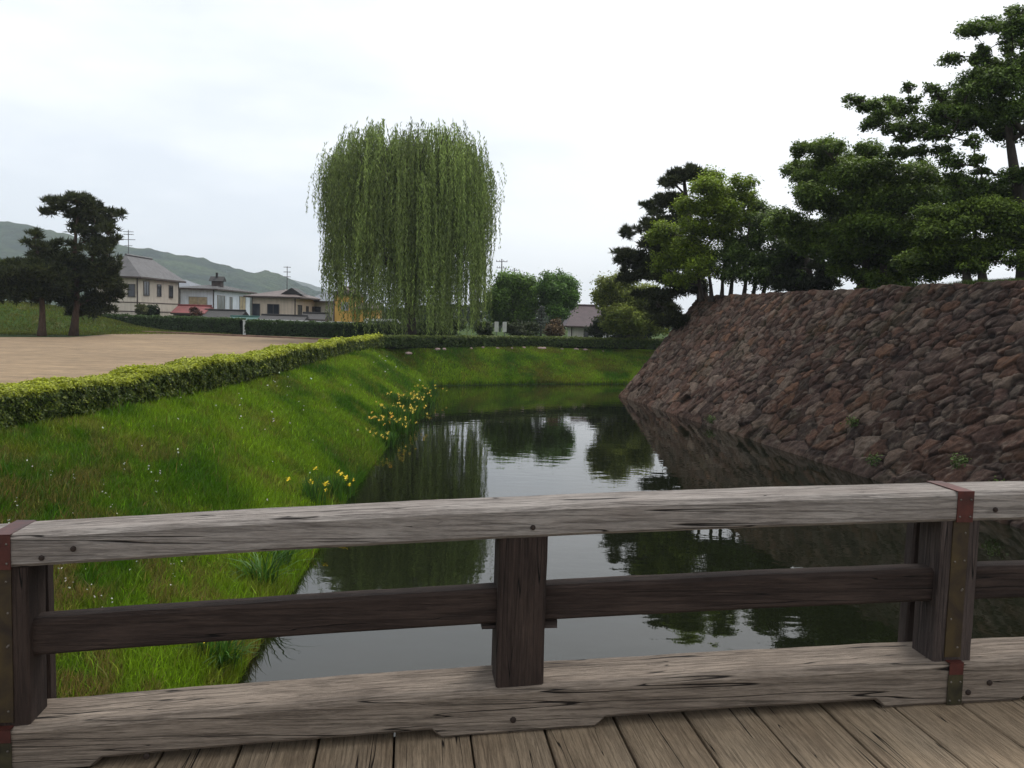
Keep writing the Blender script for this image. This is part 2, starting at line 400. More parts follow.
def make_tree(name, label, cat, D, base, trunk_top, blobs, leaf, colA, colB, dens=1.0, sub=9, size_px=1.7, group=None,
              kind='leaf', trunk_r=0.22, bark='bark', stems=1, base_z=None, vis_limb=1.0, up=0.7, depth=1.0, extra=None, subr=(0.26, 0.42)):
    """blobs: (px,py,rpx,rpy[,dd]) ; real size at distance D; leaves are real-size cards"""
    sc = D / F
    bz = base_z
    b0 = U(base[0], base[1], D)
    if bz is not None: b0[2] = bz
    tp = U(trunk_top[0], trunk_top[1], D)
    root = empty(name, tuple(b0)); tag(root, label, cat, group)
    tb = MB(); parts = []
    def limb(a, b, r0, r1, sag=0.12, seg=6):
        a = np.array(a); b = np.array(b); L = np.linalg.norm(b - a); off = rnd_dir(1)[0] * L * 0.08
        pts = [a + (b - a) * t + off * math.sin(math.pi * t) + np.array([0, 0, 1]) * sag * L * math.sin(math.pi * t) for t in np.linspace(0, 1, seg)]
        tb.tube([q - b0 for q in pts], list(np.linspace(r0, r1, seg)), 6)
        return pts
    mains = []
    for s in range(stems):
        a = b0 + np.array([(s - (stems - 1) / 2) * trunk_r * 2.4, rng.normal(0, .1), -0.15])
        b = tp + (np.array([(s - (stems - 1) / 2) * sc * 16, rng.normal(0, .6), rng.normal(0, .5)]) if stems > 1 else 0)
        pts = [a + (b - a) * t + np.array([math.sin(t * 5 + s) * 0.10, math.cos(t * 4 + s) * 0.10, 0]) * (b[2] - a[2]) * 0.35 * t * (1 - t) * 2 for t in np.linspace(0, 1, 9)]
        rr = list(trunk_r * (0.7 * np.exp(-np.linspace(0, 1, 9) * 9) + 1.0 - 0.62 * np.linspace(0, 1, 9)) / (stems ** 0.5))
        tb.tube([q - b0 for q in pts], rr, 9); mains.append(pts)
    if 'cherry' in name or (kind == 'pine' and base[0] < 200):
        extra_b = []
        for i_, b in enumerate(blobs):
            near = sorted([q for q in blobs if q is not b], key=lambda q: math.hypot(q[0] - b[0], (q[1] - b[1]) * 1.6))[:3]
            for q in near:
                if rng.random() < (.42 if kind != 'pine' else .30): extra_b.append(((b[0] + q[0]) / 2 + rng.normal(0, 3), (b[1] + q[1]) / 2 + rng.normal(0, 2), (b[2] + q[2]) * .34, (b[3] + q[3]) * .42))
        blobs = list(blobs) + extra_b
    nodes = [(q, trunk_r * (1 - .08 * i_)) for m_ in mains for i_, q in enumerate(m_[2:])]
    tc_ = np.mean([m_[-1] for m_ in mains], axis=0)
    blobs = sorted(blobs, key=lambda b: math.hypot(b[0] - trunk_top[0], (b[1] - (trunk_top[1] * .6 + base[1] * .4)) * 1.1))
    cx = np.mean([b[0] for b in blobs]); wpx = max(b[0] + b[2] for b in blobs) - min(b[0] - b[2] for b in blobs)
    for bi, b in enumerate(blobs):
        px, py, rx, ry = b[:4]
        if len(b) > 4: dd = b[4]
        else:
            lim = math.sqrt(max(0.05, 1 - ((px - cx) / (wpx * 0.55)) ** 2)) * wpx * 0.33 * sc * depth
            dd = rng.uniform(-lim, lim)
        c = U(px, py, D) + 0.0; c[1] += dd
        r = np.array([rx * sc, rx * sc * 0.95 * max(.6, depth), ry * sc])
        # limb from the nearest lower trunk point
        cand, nr_ = sorted(nodes, key=lambda q: np.linalg.norm(q[0] - c) + max(0, q[0][2] - c[2] + .2) * 1.2)[0]
        Lm = np.linalg.norm(cand - c)
        r0_ = min(nr_ * .75, 0.03 + Lm * 0.03) * vis_limb; pts = limb(cand, c - np.array([0, 0, r[2] * 0.3]), r0_, max(.014, r0_ * .4), .07)
        nodes += [(q, r0_ * (1 - .11 * i_)) for i_, q in enumerate(pts[1:])]
        area = rx * ry * math.pi
        ns = max(5, int((sub * (area / 400.0) ** 0.75 + 3) * (2.6 if kind != 'pine' else 1.25)))
        for k in range(ns):
            d = rnd_dir(1)[0]; u = rng.random() ** 0.4
            sc_ = c + d * u * r * ((1.0 if rng.random() < .75 else 1.35) if kind != 'pine' else (0.95 if rng.random() < .8 else 1.2))
            f = rng.uniform(*subr) * (1.75 if kind != 'pine' else 1.0); sr = np.array([f, f, f * (0.8 if kind != 'pine' else 0.45)]) * (r[0] * 0.6 + r[2] * 0.4) * 1.05
            if k < 7: limb(pts[-2 - (k % 2)], sc_, 0.028 * vis_limb, 0.010, 0.05, 4)
            hgt = 0.5 + 0.5 * d[2] * u
            bright = 0.75 + 0.5 * rng.random()
            A = np.asarray(colA) * bright; B = np.asarray(colB) * bright
            s_ = size_px * sc
            nl = int(dens * (60 if kind == 'pine' else 26) * (sr[0] / (s_ * 5)) ** 1.9 * 3.2) + 8
            if kind == 'pine': parts.append(needle_tufts(sc_, sr * 1.05, int(nl * .75), s_ * 2.3, A, B))
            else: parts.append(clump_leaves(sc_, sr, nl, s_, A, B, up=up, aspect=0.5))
    if extra: parts += extra(b0)
    v, f, c = merge(parts)
    tb.build('trunk', MAT[bark], root, True)
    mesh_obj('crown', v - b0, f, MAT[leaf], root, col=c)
    return root

# ------------------------------------------------------------------ stone wall
def stone_wall():
    def face(t0, t1, P, seedoff, du=0.045, dv=0.045):
        SL = math.hypot(WH, WOFF)
        nt_, nv = int((t1 - t0) / du), int(SL / dv)
        T, Vv = np.meshgrid(np.linspace(t0, t1, nt_), np.linspace(0, SL, nv))   # along, up the slope
        # seeds, sizes fall with height
        r2 = np.random.default_rng(seedoff); seeds = []
        v0 = -0.3
        while v0 < SL + 0.5:
            rowh = np.interp(v0, [0, 1.5, 4, 8], [0.92, 0.66, 0.46, 0.38]) * r2.uniform(0.8, 1.25)
            t_ = t0 - 1
            while t_ < t1 + 1:
                wd = rowh * r2.uniform(0.6, 2.2)
                seeds.append((t_ + wd / 2 + r2.normal(0, .06), v0 + rowh / 2 + r2.normal(0, rowh * 0.30), rowh))
                if r2.random() < 0.35: seeds.append((t_ + wd + r2.normal(0, .05), v0 + r2.uniform(0, rowh), rowh * 0.45))
                t_ += wd
            v0 += rowh
        sd = np.array(seeds); ns = len(sd)
        wt = np.where(sd[:, 2] < 0.45, 0.0, 0.10) + r2.normal(0, 0.05, ns)
        A, B_ = T.ravel(), Vv.ravel()
        wx = (fbm(A * 2.2, B_ * 2.2, 0) - .5) * 0.22; wy = (fbm(A * 2.2 + 9, B_ * 2.2, 1) - .5) * 0.22
        F1 = np.full(len(A), 9.0); F2 = np.full(len(A), 9.0); I1 = np.zeros(len(A), int)
        order = np.argsort(sd[:, 0])
        for i in order:
            x0, y0, s0 = sd[i]
            # restrict to the column window
            c0 = max(0, int((x0 - 2.2 - t0) / (t1 - t0) * nt_)); c1 = min(nt_, int((x0 + 2.2 - t0) / (t1 - t0) * nt_) + 1)
            r0 = max(0, int((y0 - 2.0) / SL * nv)); r1 = min(nv, int((y0 + 2.0) / SL * nv) + 1)
            if c1 <= c0 or r1 <= r0: continue
            idx = (np.arange(r0, r1)[:, None] * nt_ + np.arange(c0, c1)[None, :]).ravel()
            dx = (A[idx] + wx[idx] - x0) / 1.3; dy = B_[idx] + wy[idx] - y0
            d = (np.abs(dx) ** 2.4 + np.abs(dy) ** 2.4) ** (1 / 2.4) - wt[i]
            f1 = F1[idx]; f2 = F2[idx]; near = d < f1
            F2[idx] = np.where(near, f1, np.minimum(f2, d)); F1[idx] = np.where(near, d, f1)
            I1[idx] = np.where(near, i, I1[idx])
        g = F2 - F1
        gap = smoothstep(0.0, 0.07, g)
        tiltx = r2.normal(0, 0.11, ns); tilty = r2.normal(0, 0.13, ns); offs = r2.normal(0.0, 0.045, ns)
        dome = 1 - np.exp(-g / 0.07)
        disp = gap * (0.05 + 0.035 * dome + offs[I1] * .5 + tiltx[I1] * .8 * (A - sd[I1, 0]) + tilty[I1] * .8 * (B_ - sd[I1, 1])) + (fbm(A * 2.4, B_ * 2.4, 2) - .5) * 0.10 + (fbm(A * 7, B_ * 7, 1, 3) - .5) * 0.10
        pal = np.array([(0.115, 0.066, 0.052), (0.14, 0.080, 0.058), (0.095, 0.060, 0.055), (0.165, 0.135, 0.115), (0.19, 0.105, 0.065), (0.075, 0.055, 0.050), (0.21, 0.18, 0.155), (0.105, 0.085, 0.08)])
        pw = np.array([.24, .18, .18, .10, .07, .12, .04, .07])
        pi = r2.choice(8, ns, p=np.array([.20, .15, .12, .15, .07, .14, .07, .10]))
        col = (pal[pi] * .6 + np.array([.12, .072, .058]) * .4)[I1] * (0.22 + 0.42 * r2.random(ns))[I1][:, None]
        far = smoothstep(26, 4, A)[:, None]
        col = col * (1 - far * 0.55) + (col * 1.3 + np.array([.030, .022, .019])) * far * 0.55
        mott = fbm(A * 5, B_ * 5, 1, 3)[:, None]; col = col * (0.35 + 1.3 * mott)
        lich = smoothstep(0.56, 0.72, fbm(A * 3.5 + 31, B_ * 3.5, 0) - .03 * (A > 20))[:, None]; col = col * (1 - lich * .5) + np.array([.15, .13, .115]) * lich * .5
        moss = smoothstep(0.58, 0.75, fbm(A * 0.6 + 11, B_ * 0.6, 2))[:, None] * (1 - gap[:, None] * .75); col = col * (1 - moss * .7) + np.array([.028, .038, .012]) * moss * .7
        col = col * (0.22 + 0.78 * gap[:, None]) * np.interp(A, [0, 12, 22, 30], [1.35, 1.25, .95, .85])[:, None] * np.array([1.08, 1.0, .90])       # earth packed in the joints; whole wall paler at far end, darker at near end
        wet = (smoothstep(0.22, 0.08, B_ * WH / SL) * smoothstep(34, 18, A) * smoothstep(.35, .6, fbm(A * .9, B_, 2)))[:, None]; col = col * (1 - .5 * wet) + np.array([.14, .09, .065]) * wet * .5
        h = B_ / SL
        edge = smoothstep(0, 0.2, A)
        pos = P(A, h); nr = np.cross(P(A + .1, h) - pos, P(A, h + .01) - pos); nr /= np.linalg.norm(nr, axis=1, keepdims=True)
        # keep left of mitre line
        return pos, nr, disp * edge, col, nt_, nv, A, h
    out_v, out_f, out_c = [], [], []; k = 0
    for which in (0, 1):
        if which == 0:
            def P(A, h):
                off = h * WOFF; t = off + (A) * (1 - off * 0)
                xy = WB + WU * t[:, None] + WN * off[:, None]
                return np.column_stack([xy, h * WH * 1.0 - 0.0])
            res = face(0, 50, P, 5)
        else:
            def P(A, h):
                off = h * WOFF
                xy = WB + WN * (off + A)[:, None] + WU * off[:, None]
                return np.column_stack([xy, h * WH])
            res = face(0, 24, P, 6, 0.09, 0.09)
        pos, nr, disp, col, nt_, nv, A, h = res
        edge = smoothstep(0, 0.25, A)
        sgn = 1.0
        want = -WN if which == 0 else -WU
        s = np.sign(nr[:, 0] * want[0] + nr[:, 1] * want[1])[:, None]
        nr = nr * s
        top = smoothstep(1.0, 0.97, h)
        # ragged corner stones
        v = pos + nr * (disp * (0.35 + .65 * edge))[:, None]
        v[:, 2] += (fbm(A * 0.8, A * 0, 1) - .5) * 0.28 * (h > 0.96)
        low = h < 1e-6; v[low, 2] = -1.2
        ii = (np.arange(nv - 1)[:, None] * nt_ + np.arange(nt_ - 1)[None, :]).ravel()
        f = np.stack([ii, ii + 1, ii + nt_ + 1, ii + nt_], 1)
        if which == 1: f = f[:, ::-1]
        out_v.append(v); out_f.append(f + k); out_c.append(col); k += len(v)
        # capping course running back into the turf
        topi = np.arange((nv - 1) * nt_, nv * nt_); tv = v[topi] - np.append(want, 0)[None] * 0.9; tv[:, 2] -= 0.10
        jj = np.arange(nt_ - 1)
        base = (nv - 1) * nt_ + (k - len(v))
        fc = np.stack([base + jj, base + jj + 1, k + jj + 1, k + jj], 1)
        out_v.append(tv); out_f.append(fc if which == 0 else fc[:, ::-1]); out_c.append(col[topi] * 0.8); k += len(tv)
    m, n, p, o = new_mat('wall_stone')
    a = N(n, 'ShaderNodeAttribute', attribute_name='col'); f = noise(n, objvec(n), 14, 6, 0.7)
    n.links.new(mixc(n, 1.0, a.outputs['Color'], ramp(n, f, [(0.3, 0.65), (0.72, 1.4)]), 'MULTIPLY'), p.inputs['Base Color'])
    p.inputs['Roughness'].default_value = 0.9; p.inputs['Specular IOR Level'].default_value = 0.2
    bump(n, p, f, 0.8, 0.03)
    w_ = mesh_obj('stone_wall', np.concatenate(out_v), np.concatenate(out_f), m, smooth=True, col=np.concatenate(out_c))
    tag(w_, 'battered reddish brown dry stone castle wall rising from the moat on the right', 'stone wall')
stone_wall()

def wallpt(t, h):
    off = h * WOFF; xy = WB + WU * (off + t) + WN * off; return np.array([xy[0], xy[1], h * WH])

# ------------------------------------------------------------------ hedges
def hedge(name, label, path, width, height, leaf, dens, side, top, cat='hedge', group=None, base=None, rough=0.07, topgrow=0.12):
    """path: list of xy of the centre line"""
    path = [np.array(q, float) for q in path]
    parts = []; core = MB()
    seglen = [np.linalg.norm(path[i + 1] - path[i]) for i in range(len(path) - 1)]
    T = sum(seglen); org = np.array([path[0][0], path[0][1], GZ if base is None else base])
    cum = np.concatenate([[0], np.cumsum(seglen)])
    px = [q[0] for q in path]; py = [q[1] for q in path]
    def at(t): return np.stack([np.interp(t, cum, px), np.interp(t, cum, py)], -1)
    def fr(t):
        d = at(t + .3) - at(t - .3); d /= np.linalg.norm(d, axis=1, keepdims=True) + 1e-9
        return d, np.stack([d[:, 1], -d[:, 0]], -1)
    hz = height if callable(height) else (lambda t: height + 0 * t)
    # solid twiggy core
    tt = np.linspace(0.05, T - .05, max(4, int(T / 0.8))); c = at(tt); d, nn = fr(tt); H = hz(tt)
    rings = []
    for i in range(len(tt)):
        w_ = width / 2 - 0.10
        rings.append([np.array([*(c[i] + nn[i] * s * w_), org[2] - 0.1 + zz * (H[i] - .02)]) - org for s, zz in ((-.8, 0), (-1, .35), (-.95, .8), (-.7, .93), (.7, .93), (.95, .8), (1, .35), (.8, 0))])
    core.rings(rings)
    # leaves
    def put(t, s, z, outn, topf):
        n_ = len(t); cc = at(t); d, nn = fr(t); H = hz(t)
        lump = (fbm(t * 1.3, s * 2.0 + z * 2.5, 0, 3) - .5) * 2
        lump2 = (fbm(t * 5, s * 5 + z * 6, 1, 2) - .5) * 2
        pass
        ss = s * (width / 2) * (1 + lump * .22 + lump2 * .16)
        zz = z * H * (1 + (lump * .10 + lump2 * .07) * topf) + rng.normal(0, .02, n_)
        p_ = np.column_stack([cc + nn * ss[:, None], org[2] + zz]) - org
        nr = np.column_stack([nn * outn[0][:, None], outn[1]]) + rnd_dir(n_) * 0.75
        nr /= np.linalg.norm(nr, axis=1, keepdims=True)
        tn = np.cross(nr, rnd_dir(n_)); sz = leaf(p_ + org) * (0.7 + .6 * rng.random(n_))
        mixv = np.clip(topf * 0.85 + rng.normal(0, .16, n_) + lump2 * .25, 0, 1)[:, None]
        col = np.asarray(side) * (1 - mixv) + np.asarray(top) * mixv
        col = col * (1 + lump[:, None] * .2)
        parts.append(quads(p_, nr, tn, sz, sz * 0.55, np.clip(col, .003, 1)))
    height0 = float(hz(np.array([0.]))[0])
    nA = int(T * height0 * dens)
    for sgn in (-1, 1):
        t = rng.random(nA) * T; z = rng.random(nA) ** 0.85 * 1.0
        keep = rng.random(nA) < np.clip(densf(at(t)), 0, 1); t = t[keep]; z = z[keep]
        s = sgn * (0.97 - 0.20 * np.clip((z - .8) / .2, 0, 1) ** 2 - 0.10 * (z < .15) + rng.normal(0, .03, len(t)))
        put(t, s, z, (np.full(len(t), sgn * 1.0), np.full(len(t), .35)), smoothstep(1 - topgrow * 2, 1.0, z))
    nT = int(T * width * dens * 1.2); t = rng.random(nT) * T
    keep = rng.random(nT) < np.clip(densf(at(t)), 0, 1); t = t[keep]
    s = rng.uniform(-.97, .97, len(t)); z = 1 - .12 * np.abs(s) ** 4 + rng.normal(0, .015, len(t))
    shoots = rng.random(len(t)) < .03; z = z + shoots * rng.random(len(t)) * .10
    put(t, s, z, (s * .4, np.full(len(t), 1.2)), np.clip(0.95 - .12 * np.abs(s), 0, 1))
    v, f, c = merge(parts)
    cv = np.array(core.v); nv_ = len(cv)
    me_v = np.concatenate([cv, v]); 
    # core quads only (end caps as quads pairs)
    cf = np.array([q for q in core.f if len(q) == 4]); F_ = np.concatenate([cf, f + nv_])
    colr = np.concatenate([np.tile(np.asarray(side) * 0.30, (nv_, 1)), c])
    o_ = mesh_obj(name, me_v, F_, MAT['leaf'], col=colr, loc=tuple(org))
    return tag(o_, label, cat, group)

densf = lambda q: np.clip(26.0 / (q[:, 1] + 1), 0.16, 1)
lf_near = lambda p: np.clip(0.0013 * p[:, 1] + 0.012, .03, .12) * 1.0
hp = [(-10.5, 10.5), (-10.35, 15), (-9.95, 19.5), (-9.75, 25), (-9.95, 32), (-10.25, 40), (-10.5, 50), (-10.6, 60), (-10.3, 65.5)]
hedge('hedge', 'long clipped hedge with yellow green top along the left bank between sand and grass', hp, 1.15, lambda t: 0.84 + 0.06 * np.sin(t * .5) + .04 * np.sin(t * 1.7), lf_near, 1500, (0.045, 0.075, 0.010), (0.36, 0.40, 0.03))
densf = lambda q: np.full(len(q), 1.0)
fh = [tuple(G(372, 347.6, GZ)[:2] + np.array([0, .6])), tuple(G(450, 346.8, GZ)[:2] + np.array([0, .6])), tuple(G(525, 346.4, GZ)[:2] + np.array([0, .6])), tuple(G(600, 347.5, GZ)[:2] + np.array([0, .6])), tuple(G(668, 349, GZ)[:2] + np.array([0, .6]))]
hedge('hedge', 'low dark green hedge running across the top of the far bank', fh, 1.0, 0.86, lambda p: 0.11, 170, (0.034, 0.062, 0.012), (0.13, 0.17, 0.035))
bh = [tuple(G(98, 329.5, GZ)[:2]), tuple(G(160, 331.5, GZ)[:2]), tuple(G(243, 334.6, GZ)[:2])]
hedge('hedge', 'tall dark hedge behind the sand, in front of the cream and white houses', bh, 1.2, 1.62, lambda p: 0.13, 120, (0.025, 0.048, 0.012), (0.055, 0.095, 0.02))
bh = [tuple(G(247, 334.8, GZ)[:2]), tuple(G(330, 337.3, GZ)[:2]), tuple(G(420, 339.8, GZ)[:2])]
hedge('hedge', 'tall dark hedge from the white post to the willow, before the beige and orange houses', bh, 1.2, 1.5, lambda p: 0.13, 120, (0.025, 0.048, 0.012), (0.05, 0.09, 0.02))
bh = [tuple(G(112, 321.5, GZ)[:2] + np.array([-1, 3])), tuple(G(157, 322.5, GZ)[:2] + np.array([-1, 3]))]
hedge('hedge', 'short dark garden hedge right under the cream house wall', [tuple(U(108, 316, 95)[:2]), tuple(U(158, 316, 95)[:2])], 1.2, 2.7, lambda p: 0.14, 90, (0.016, 0.03, 0.010), (0.03, 0.055, 0.015))

# low kerb at the sand's far edge
def strip_wall(name, label, cat, pts, wdt, h, mat, base=GZ, group=None):
    mb = MB(); org = np.array([*pts[0], base])
    pts = [np.array(q, float) for q in pts]; rg = []
    for i, q in enumerate(pts):
        d = pts[min(i + 1, len(pts) - 1)] - pts[max(i - 1, 0)]; d /= np.linalg.norm(d); nn = np.array([d[1], -d[0]]) * wdt / 2
        rg.append([np.array([*(q + s * nn), base + z]) - org for s, z in ((-1, -.2), (-1, h - .02), (-.9, h), (.9, h), (1, h - .02), (1, -.2))])
    mb.rings(rg); return tag(mb.build(name, mat, loc=tuple(org)), label, cat, group)
MAT['kerb'] = simple('kerb_stone', (0.17, 0.10, 0.07), 0.9, 0.4, 1.5)
strip_wall('kerb', 'low red brown kerb along the far edge of the sand below the tall hedge', 'kerb',
           [G(143, 333.2, GZ)[:2], G(230, 336.6, GZ)[:2], G(300, 339.6, GZ)[:2], G(345, 341.2, GZ)[:2]], 0.35, 0.22, MAT['kerb'])
MAT['whitewall'] = simple('white_paint', (0.62, 0.62, 0.60), 0.6, 0.12, 1.0)
strip_wall('low_wall', 'low white garden wall just visible above the hedge before the beige house', 'wall',
           [U(255, 322, 92)[:2], U(300, 322, 90)[:2], U(364, 323, 88)[:2]], 0.15, 1.62, MAT['whitewall'])
q = G(245, 334.8, GZ)
mb = MB(); mb.box(-.18, .18, -.12, .12, -.1, 1.45); mb.box(-.22, .22, -.15, .15, 1.45, 1.53)
tag(mb.build('gate_post', MAT['whitewall'], loc=tuple(q)), 'white square post in the gap of the tall hedge', 'post')

# ------------------------------------------------------------------ houses
def wallmat(name, c, ribs=0, var=.12):
    m, n, p, o = new_mat(name)
    f = noise(n, objvec(n), 0.8, 5, .6); g = noise(n, objvec(n, (3, 3, .3)), 1.5, 4)
    cc = ramp(n, f, [(.3, [x * (1 - var) for x in c]), (.7, [min(1, x * (1 + var)) for x in c])])
    cc = mixc(n, .4, cc, mixc(n, 1.0, cc, ramp(n, g, [(.35, .7), (.6, 1.1)]), 'MULTIPLY'))
    n.links.new(cc, p.inputs['Base Color']); p.inputs['Roughness'].default_value = .85
    if ribs:
        wv = N(n, 'ShaderNodeTexWave', {'Vector': objvec(n), 'Scale': ribs}, bands_direction='Z'); bump(n, p, wv.outputs[0], .5, .02)
    return m
def roofmat(name, c, s=3.2, metal=0.0):
    m, n, p, o = new_mat(name)
    f = noise(n, objvec(n), 1.2, 5, .65)
    n.links.new(ramp(n, f, [(.3, [x * .65 for x in c]), (.7, [x * 1.3 for x in c])]), p.inputs['Base Color']); p.inputs['Roughness'].default_value = .55
    wv = N(n, 'ShaderNodeTexWave', {'Vector': objvec(n), 'Scale': s, 'Distortion': .3}, bands_direction='X'); wv2 = N(n, 'ShaderNodeTexWave', {'Vector': objvec(n), 'Scale': s * .8}, bands_direction='Y')
    s_ = N(n, 'ShaderNodeMath', {0: wv.outputs[0], 1: wv2.outputs[0]}, operation='ADD'); bump(n, p, s_.outputs[0], .7, .05); return m
MAT['cream'] = wallmat('cream_wall', (0.56, 0.50, 0.42)); MAT['white'] = wallmat('white_wall', (0.68, 0.73, 0.80)); MAT['beige'] = wallmat('beige_wall', (0.54, 0.45, 0.36))
MAT['pale'] = wallmat('pale_wall', (0.50, 0.48, 0.44)); MAT['orange'] = wallmat('orange_wall', (0.56, 0.33, 0.08)); MAT['timber'] = simple('dark_timber', (0.05, 0.035, 0.03), .7)
MAT['rgrey'] = roofmat('grey_tile', (0.085, 0.083, 0.088)); MAT['rdark'] = roofmat('dark_tile', (0.018, 0.017, 0.018)); MAT['rbrown'] = roofmat('brown_tile', (0.11, 0.078, 0.070))
MAT['rred'] = roofmat('red_metal', (0.20, 0.035, 0.035)); MAT['rmaroon'] = roofmat('maroon_tile', (0.060, 0.034, 0.042)); MAT['rblue'] = roofmat('blue_grey_tile', (0.15, 0.17, 0.20))
MAT['rgreen'] = roofmat('green_metal', (0.04, 0.13, 0.11)); MAT['frame'] = simple('window_frame', (0.30, 0.28, 0.25), .5); MAT['dframe'] = simple('dark_window_frame', (0.07, 0.06, 0.055), .5)
MAT['curtain'] = simple('curtain_cloth', (0.40, 0.32, 0.20), .8)
m, n, p, o = new_mat('window_glass'); p.inputs['Base Color'].default_value = (0.03, 0.035, 0.045, 1); p.inputs['Roughness'].default_value = .08
MAT['glass'] = m
m, n, p, o = new_mat('curtained_glass'); p.inputs['Base Color'].default_value = (0.25, 0.27, 0.27, 1); p.inputs['Roughness'].default_value = .15
MAT['glassl'] = m

def house(name, label, pxl, pxr, D, depth, eave, ridge_h, walls, roof, kind='hip', over=0.6, wins=(), yaw=0.0, ridge_axis='x', base=GZ, bands=(), cat='house', inset=None, gutter=True):
    """front face between pixel columns pxl..pxr at distance D, looking at the camera; heights in metres over the ground"""
    a = U(pxl, 320, D); b = U(pxr, 320, D); W = b[0] - a[0]
    root = empty(name, (a[0], a[1], base), yaw); tag(root, label, cat)
    mb = MB(); mb.box(0, W, 0, depth, -.2, eave)
    for z in bands: mb.box(-.03, W + .03, -.03, depth + .03, z, z + .10, 1)
    for x, y in ((0, 0), (W, 0), (W, depth)): mb.box(x - .06, x + .06, y - .06, y + .06, -.2, eave, 1)
    mb.build('wall', [MAT[walls], MAT['timber']], root)
    rb = MB(); o_ = over; th = .18
    x0, x1, y0, y1 = -o_, W + o_, -o_, depth + o_
    e0 = eave - .05
    if kind == 'hip':
        ins = inset if inset is not None else min(W, depth) / 2 + o_
        if ridge_axis == 'x': r0 = (x0 + ins, (y0 + y1) / 2); r1 = (x1 - ins, (y0 + y1) / 2)
        else: r0 = ((x0 + x1) / 2, y0 + ins); r1 = ((x0 + x1) / 2, y1 - ins)
    else:
        if ridge_axis == 'x': r0 = (x0, (y0 + y1) / 2); r1 = (x1, (y0 + y1) / 2)
        else: r0 = ((x0 + x1) / 2, y0); r1 = ((x0 + x1) / 2, y1)
    rz = eave + ridge_h
    vs = [(x0, y0, e0), (x1, y0, e0), (x1, y1, e0), (x0, y1, e0), (x0, y0, e0 + th), (x1, y0, e0 + th), (x1, y1, e0 + th), (x0, y1, e0 + th), (*r0, rz), (*r1, rz)]
    fs = [(0, 3, 2, 1), (0, 1, 5, 4), (1, 2, 6, 5), (2, 3, 7, 6), (3, 0, 4, 7)]
    if ridge_axis == 'x': top = [(4, 5, 9, 8), (5, 6, 9), (6, 7, 8, 9), (7, 4, 8)]
    else: top = [(4, 5, 8), (5, 6, 9, 8), (6, 7, 9), (7, 4, 8, 9)]
    rb.add(vs, fs, 1); rb.add(vs, top, 0)
    ro = rb.build('roof', [MAT[roof], MAT['timber']], root)
    cb = MB(); cb.tube([(*r0, rz + .04), (*r1, rz + .04)], .13, 6, 0); cb.build('roof_ridge', MAT[roof], ro)
    for wd in wins:
        face, u0, u1, z0, z1 = wd[:5]; gl = wd[5] if len(wd) > 5 else 'glass'; fr_ = wd[6] if len(wd) > 6 else 'dframe'
        f = MB(); g = MB(); t = .07; mid = (u0 + u1) / 2
        def bx(M_, a0, a1, b0, b1, d0, d1):
            if face == 'f': M_.box(a0, a1, -d1, -d0, b0, b1)
            else: M_.box(W + d0, W + d1, a0, a1, b0, b1)
        bx(f, u0 - t, u1 + t, z0 - t, z0, .0, .09); bx(f, u0 - t, u1 + t, z1, z1 + t, .0, .09)
        bx(f, u0 - t, u0, z0, z1, .0, .09); bx(f, u1, u1 + t, z0, z1, .0, .09)
        if u1 - u0 > .9: bx(f, mid - .03, mid + .03, z0, z1, .0, .07)
        bx(g, u0, u1, z0, z1, .0, .04)
        fo = f.build('window', MAT[fr_], root); g.build('pane', MAT[gl], fo)
    return root, W

# cream two-storey house
r, W = house('cream_house', 'cream two storey house with grey hip roof and dark belt lines behind the pines', 96, 137.5, 94, 11.5, 5.75, 2.6, 'cream', 'rgrey', 'hip', .7,
      [('r', 1.6, 2.9, 3.9, 5.4), ('r', 5.2, 6.2, 3.9, 5.2), ('r', 8.6, 9.6, 3.8, 5.2), ('r', 8.9, 9.9, 0.3, 1.6), ('r', 1.2, 3.2, 1.4, 2.5), ('f', 1.2, 2.6, 3.7, 5.0), ('f', 3.6, 4.3, 3.7, 5.0)], bands=(2.0, 3.0), ridge_axis='y')
mb = MB(); mb.tube([(0, 0, 0), (0, 0, 4.0)], .045, 5)
for z, l in ((3.8, .6), (3.5, .55), (2.9, .8), (2.2, .45)): mb.tube([(-l, 0, z), (l, 0, z)], .035, 5)
for dx in np.linspace(-.5, .5, 5): mb.tube([(dx, -.3, 3.5), (dx, .3, 3.5)], .025, 4)
MAT['steel'] = simple('dull_steel', (0.12, 0.12, 0.13), .5, metal=.6)
mb.build('antenna', MAT['steel'], r, loc=(W * .5 - 1.0, 5.2, 7.4))
# small grey-roof house between
house('grey_roof_house', 'small pale house with light grey roof tucked behind the cream house', 158, 189, 122, 9, 5.3, 1.5, 'pale', 'rblue', 'hip', .6, [('f', 3.4, 4.2, 3.4, 4.8)])
# white house
r, W = house('white_house', 'bluish white two storey house with dark flat looking roof and roof vent', 180, 213.5, 108, 15.0, 5.0, 0.95, 'white', 'rdark', 'hip', .8,
      [('f', 1.2, 3.4, 2.6, 4.0, 'curtain', 'frame'), ('r', 1.4, 4.0, 2.3, 4.3, 'glassl', 'frame'), ('r', 10.2, 12.6, 2.6, 4.4, 'curtain', 'frame'), ('r', 6.2, 7.0, 2.6, 4.2, 'glassl', 'frame')])
vb = MB(); vb.box(-1.0, 1.0, -.8, .8, 0, 1.1, 1)
vb.add([(-1.5, -1.2, 1.0), (1.5, -1.2, 1.0), (1.5, 1.2, 1.0), (-1.5, 1.2, 1.0), (-1.5, 0, 1.8), (1.5, 0, 1.8)], [(0, 1, 5, 4), (2, 3, 4, 5), (0, 4, 3), (1, 2, 5), (0, 3, 2, 1)], 0)
vb.box(-.3, .1, -.3, .1, 1.6, 2.4, 0)
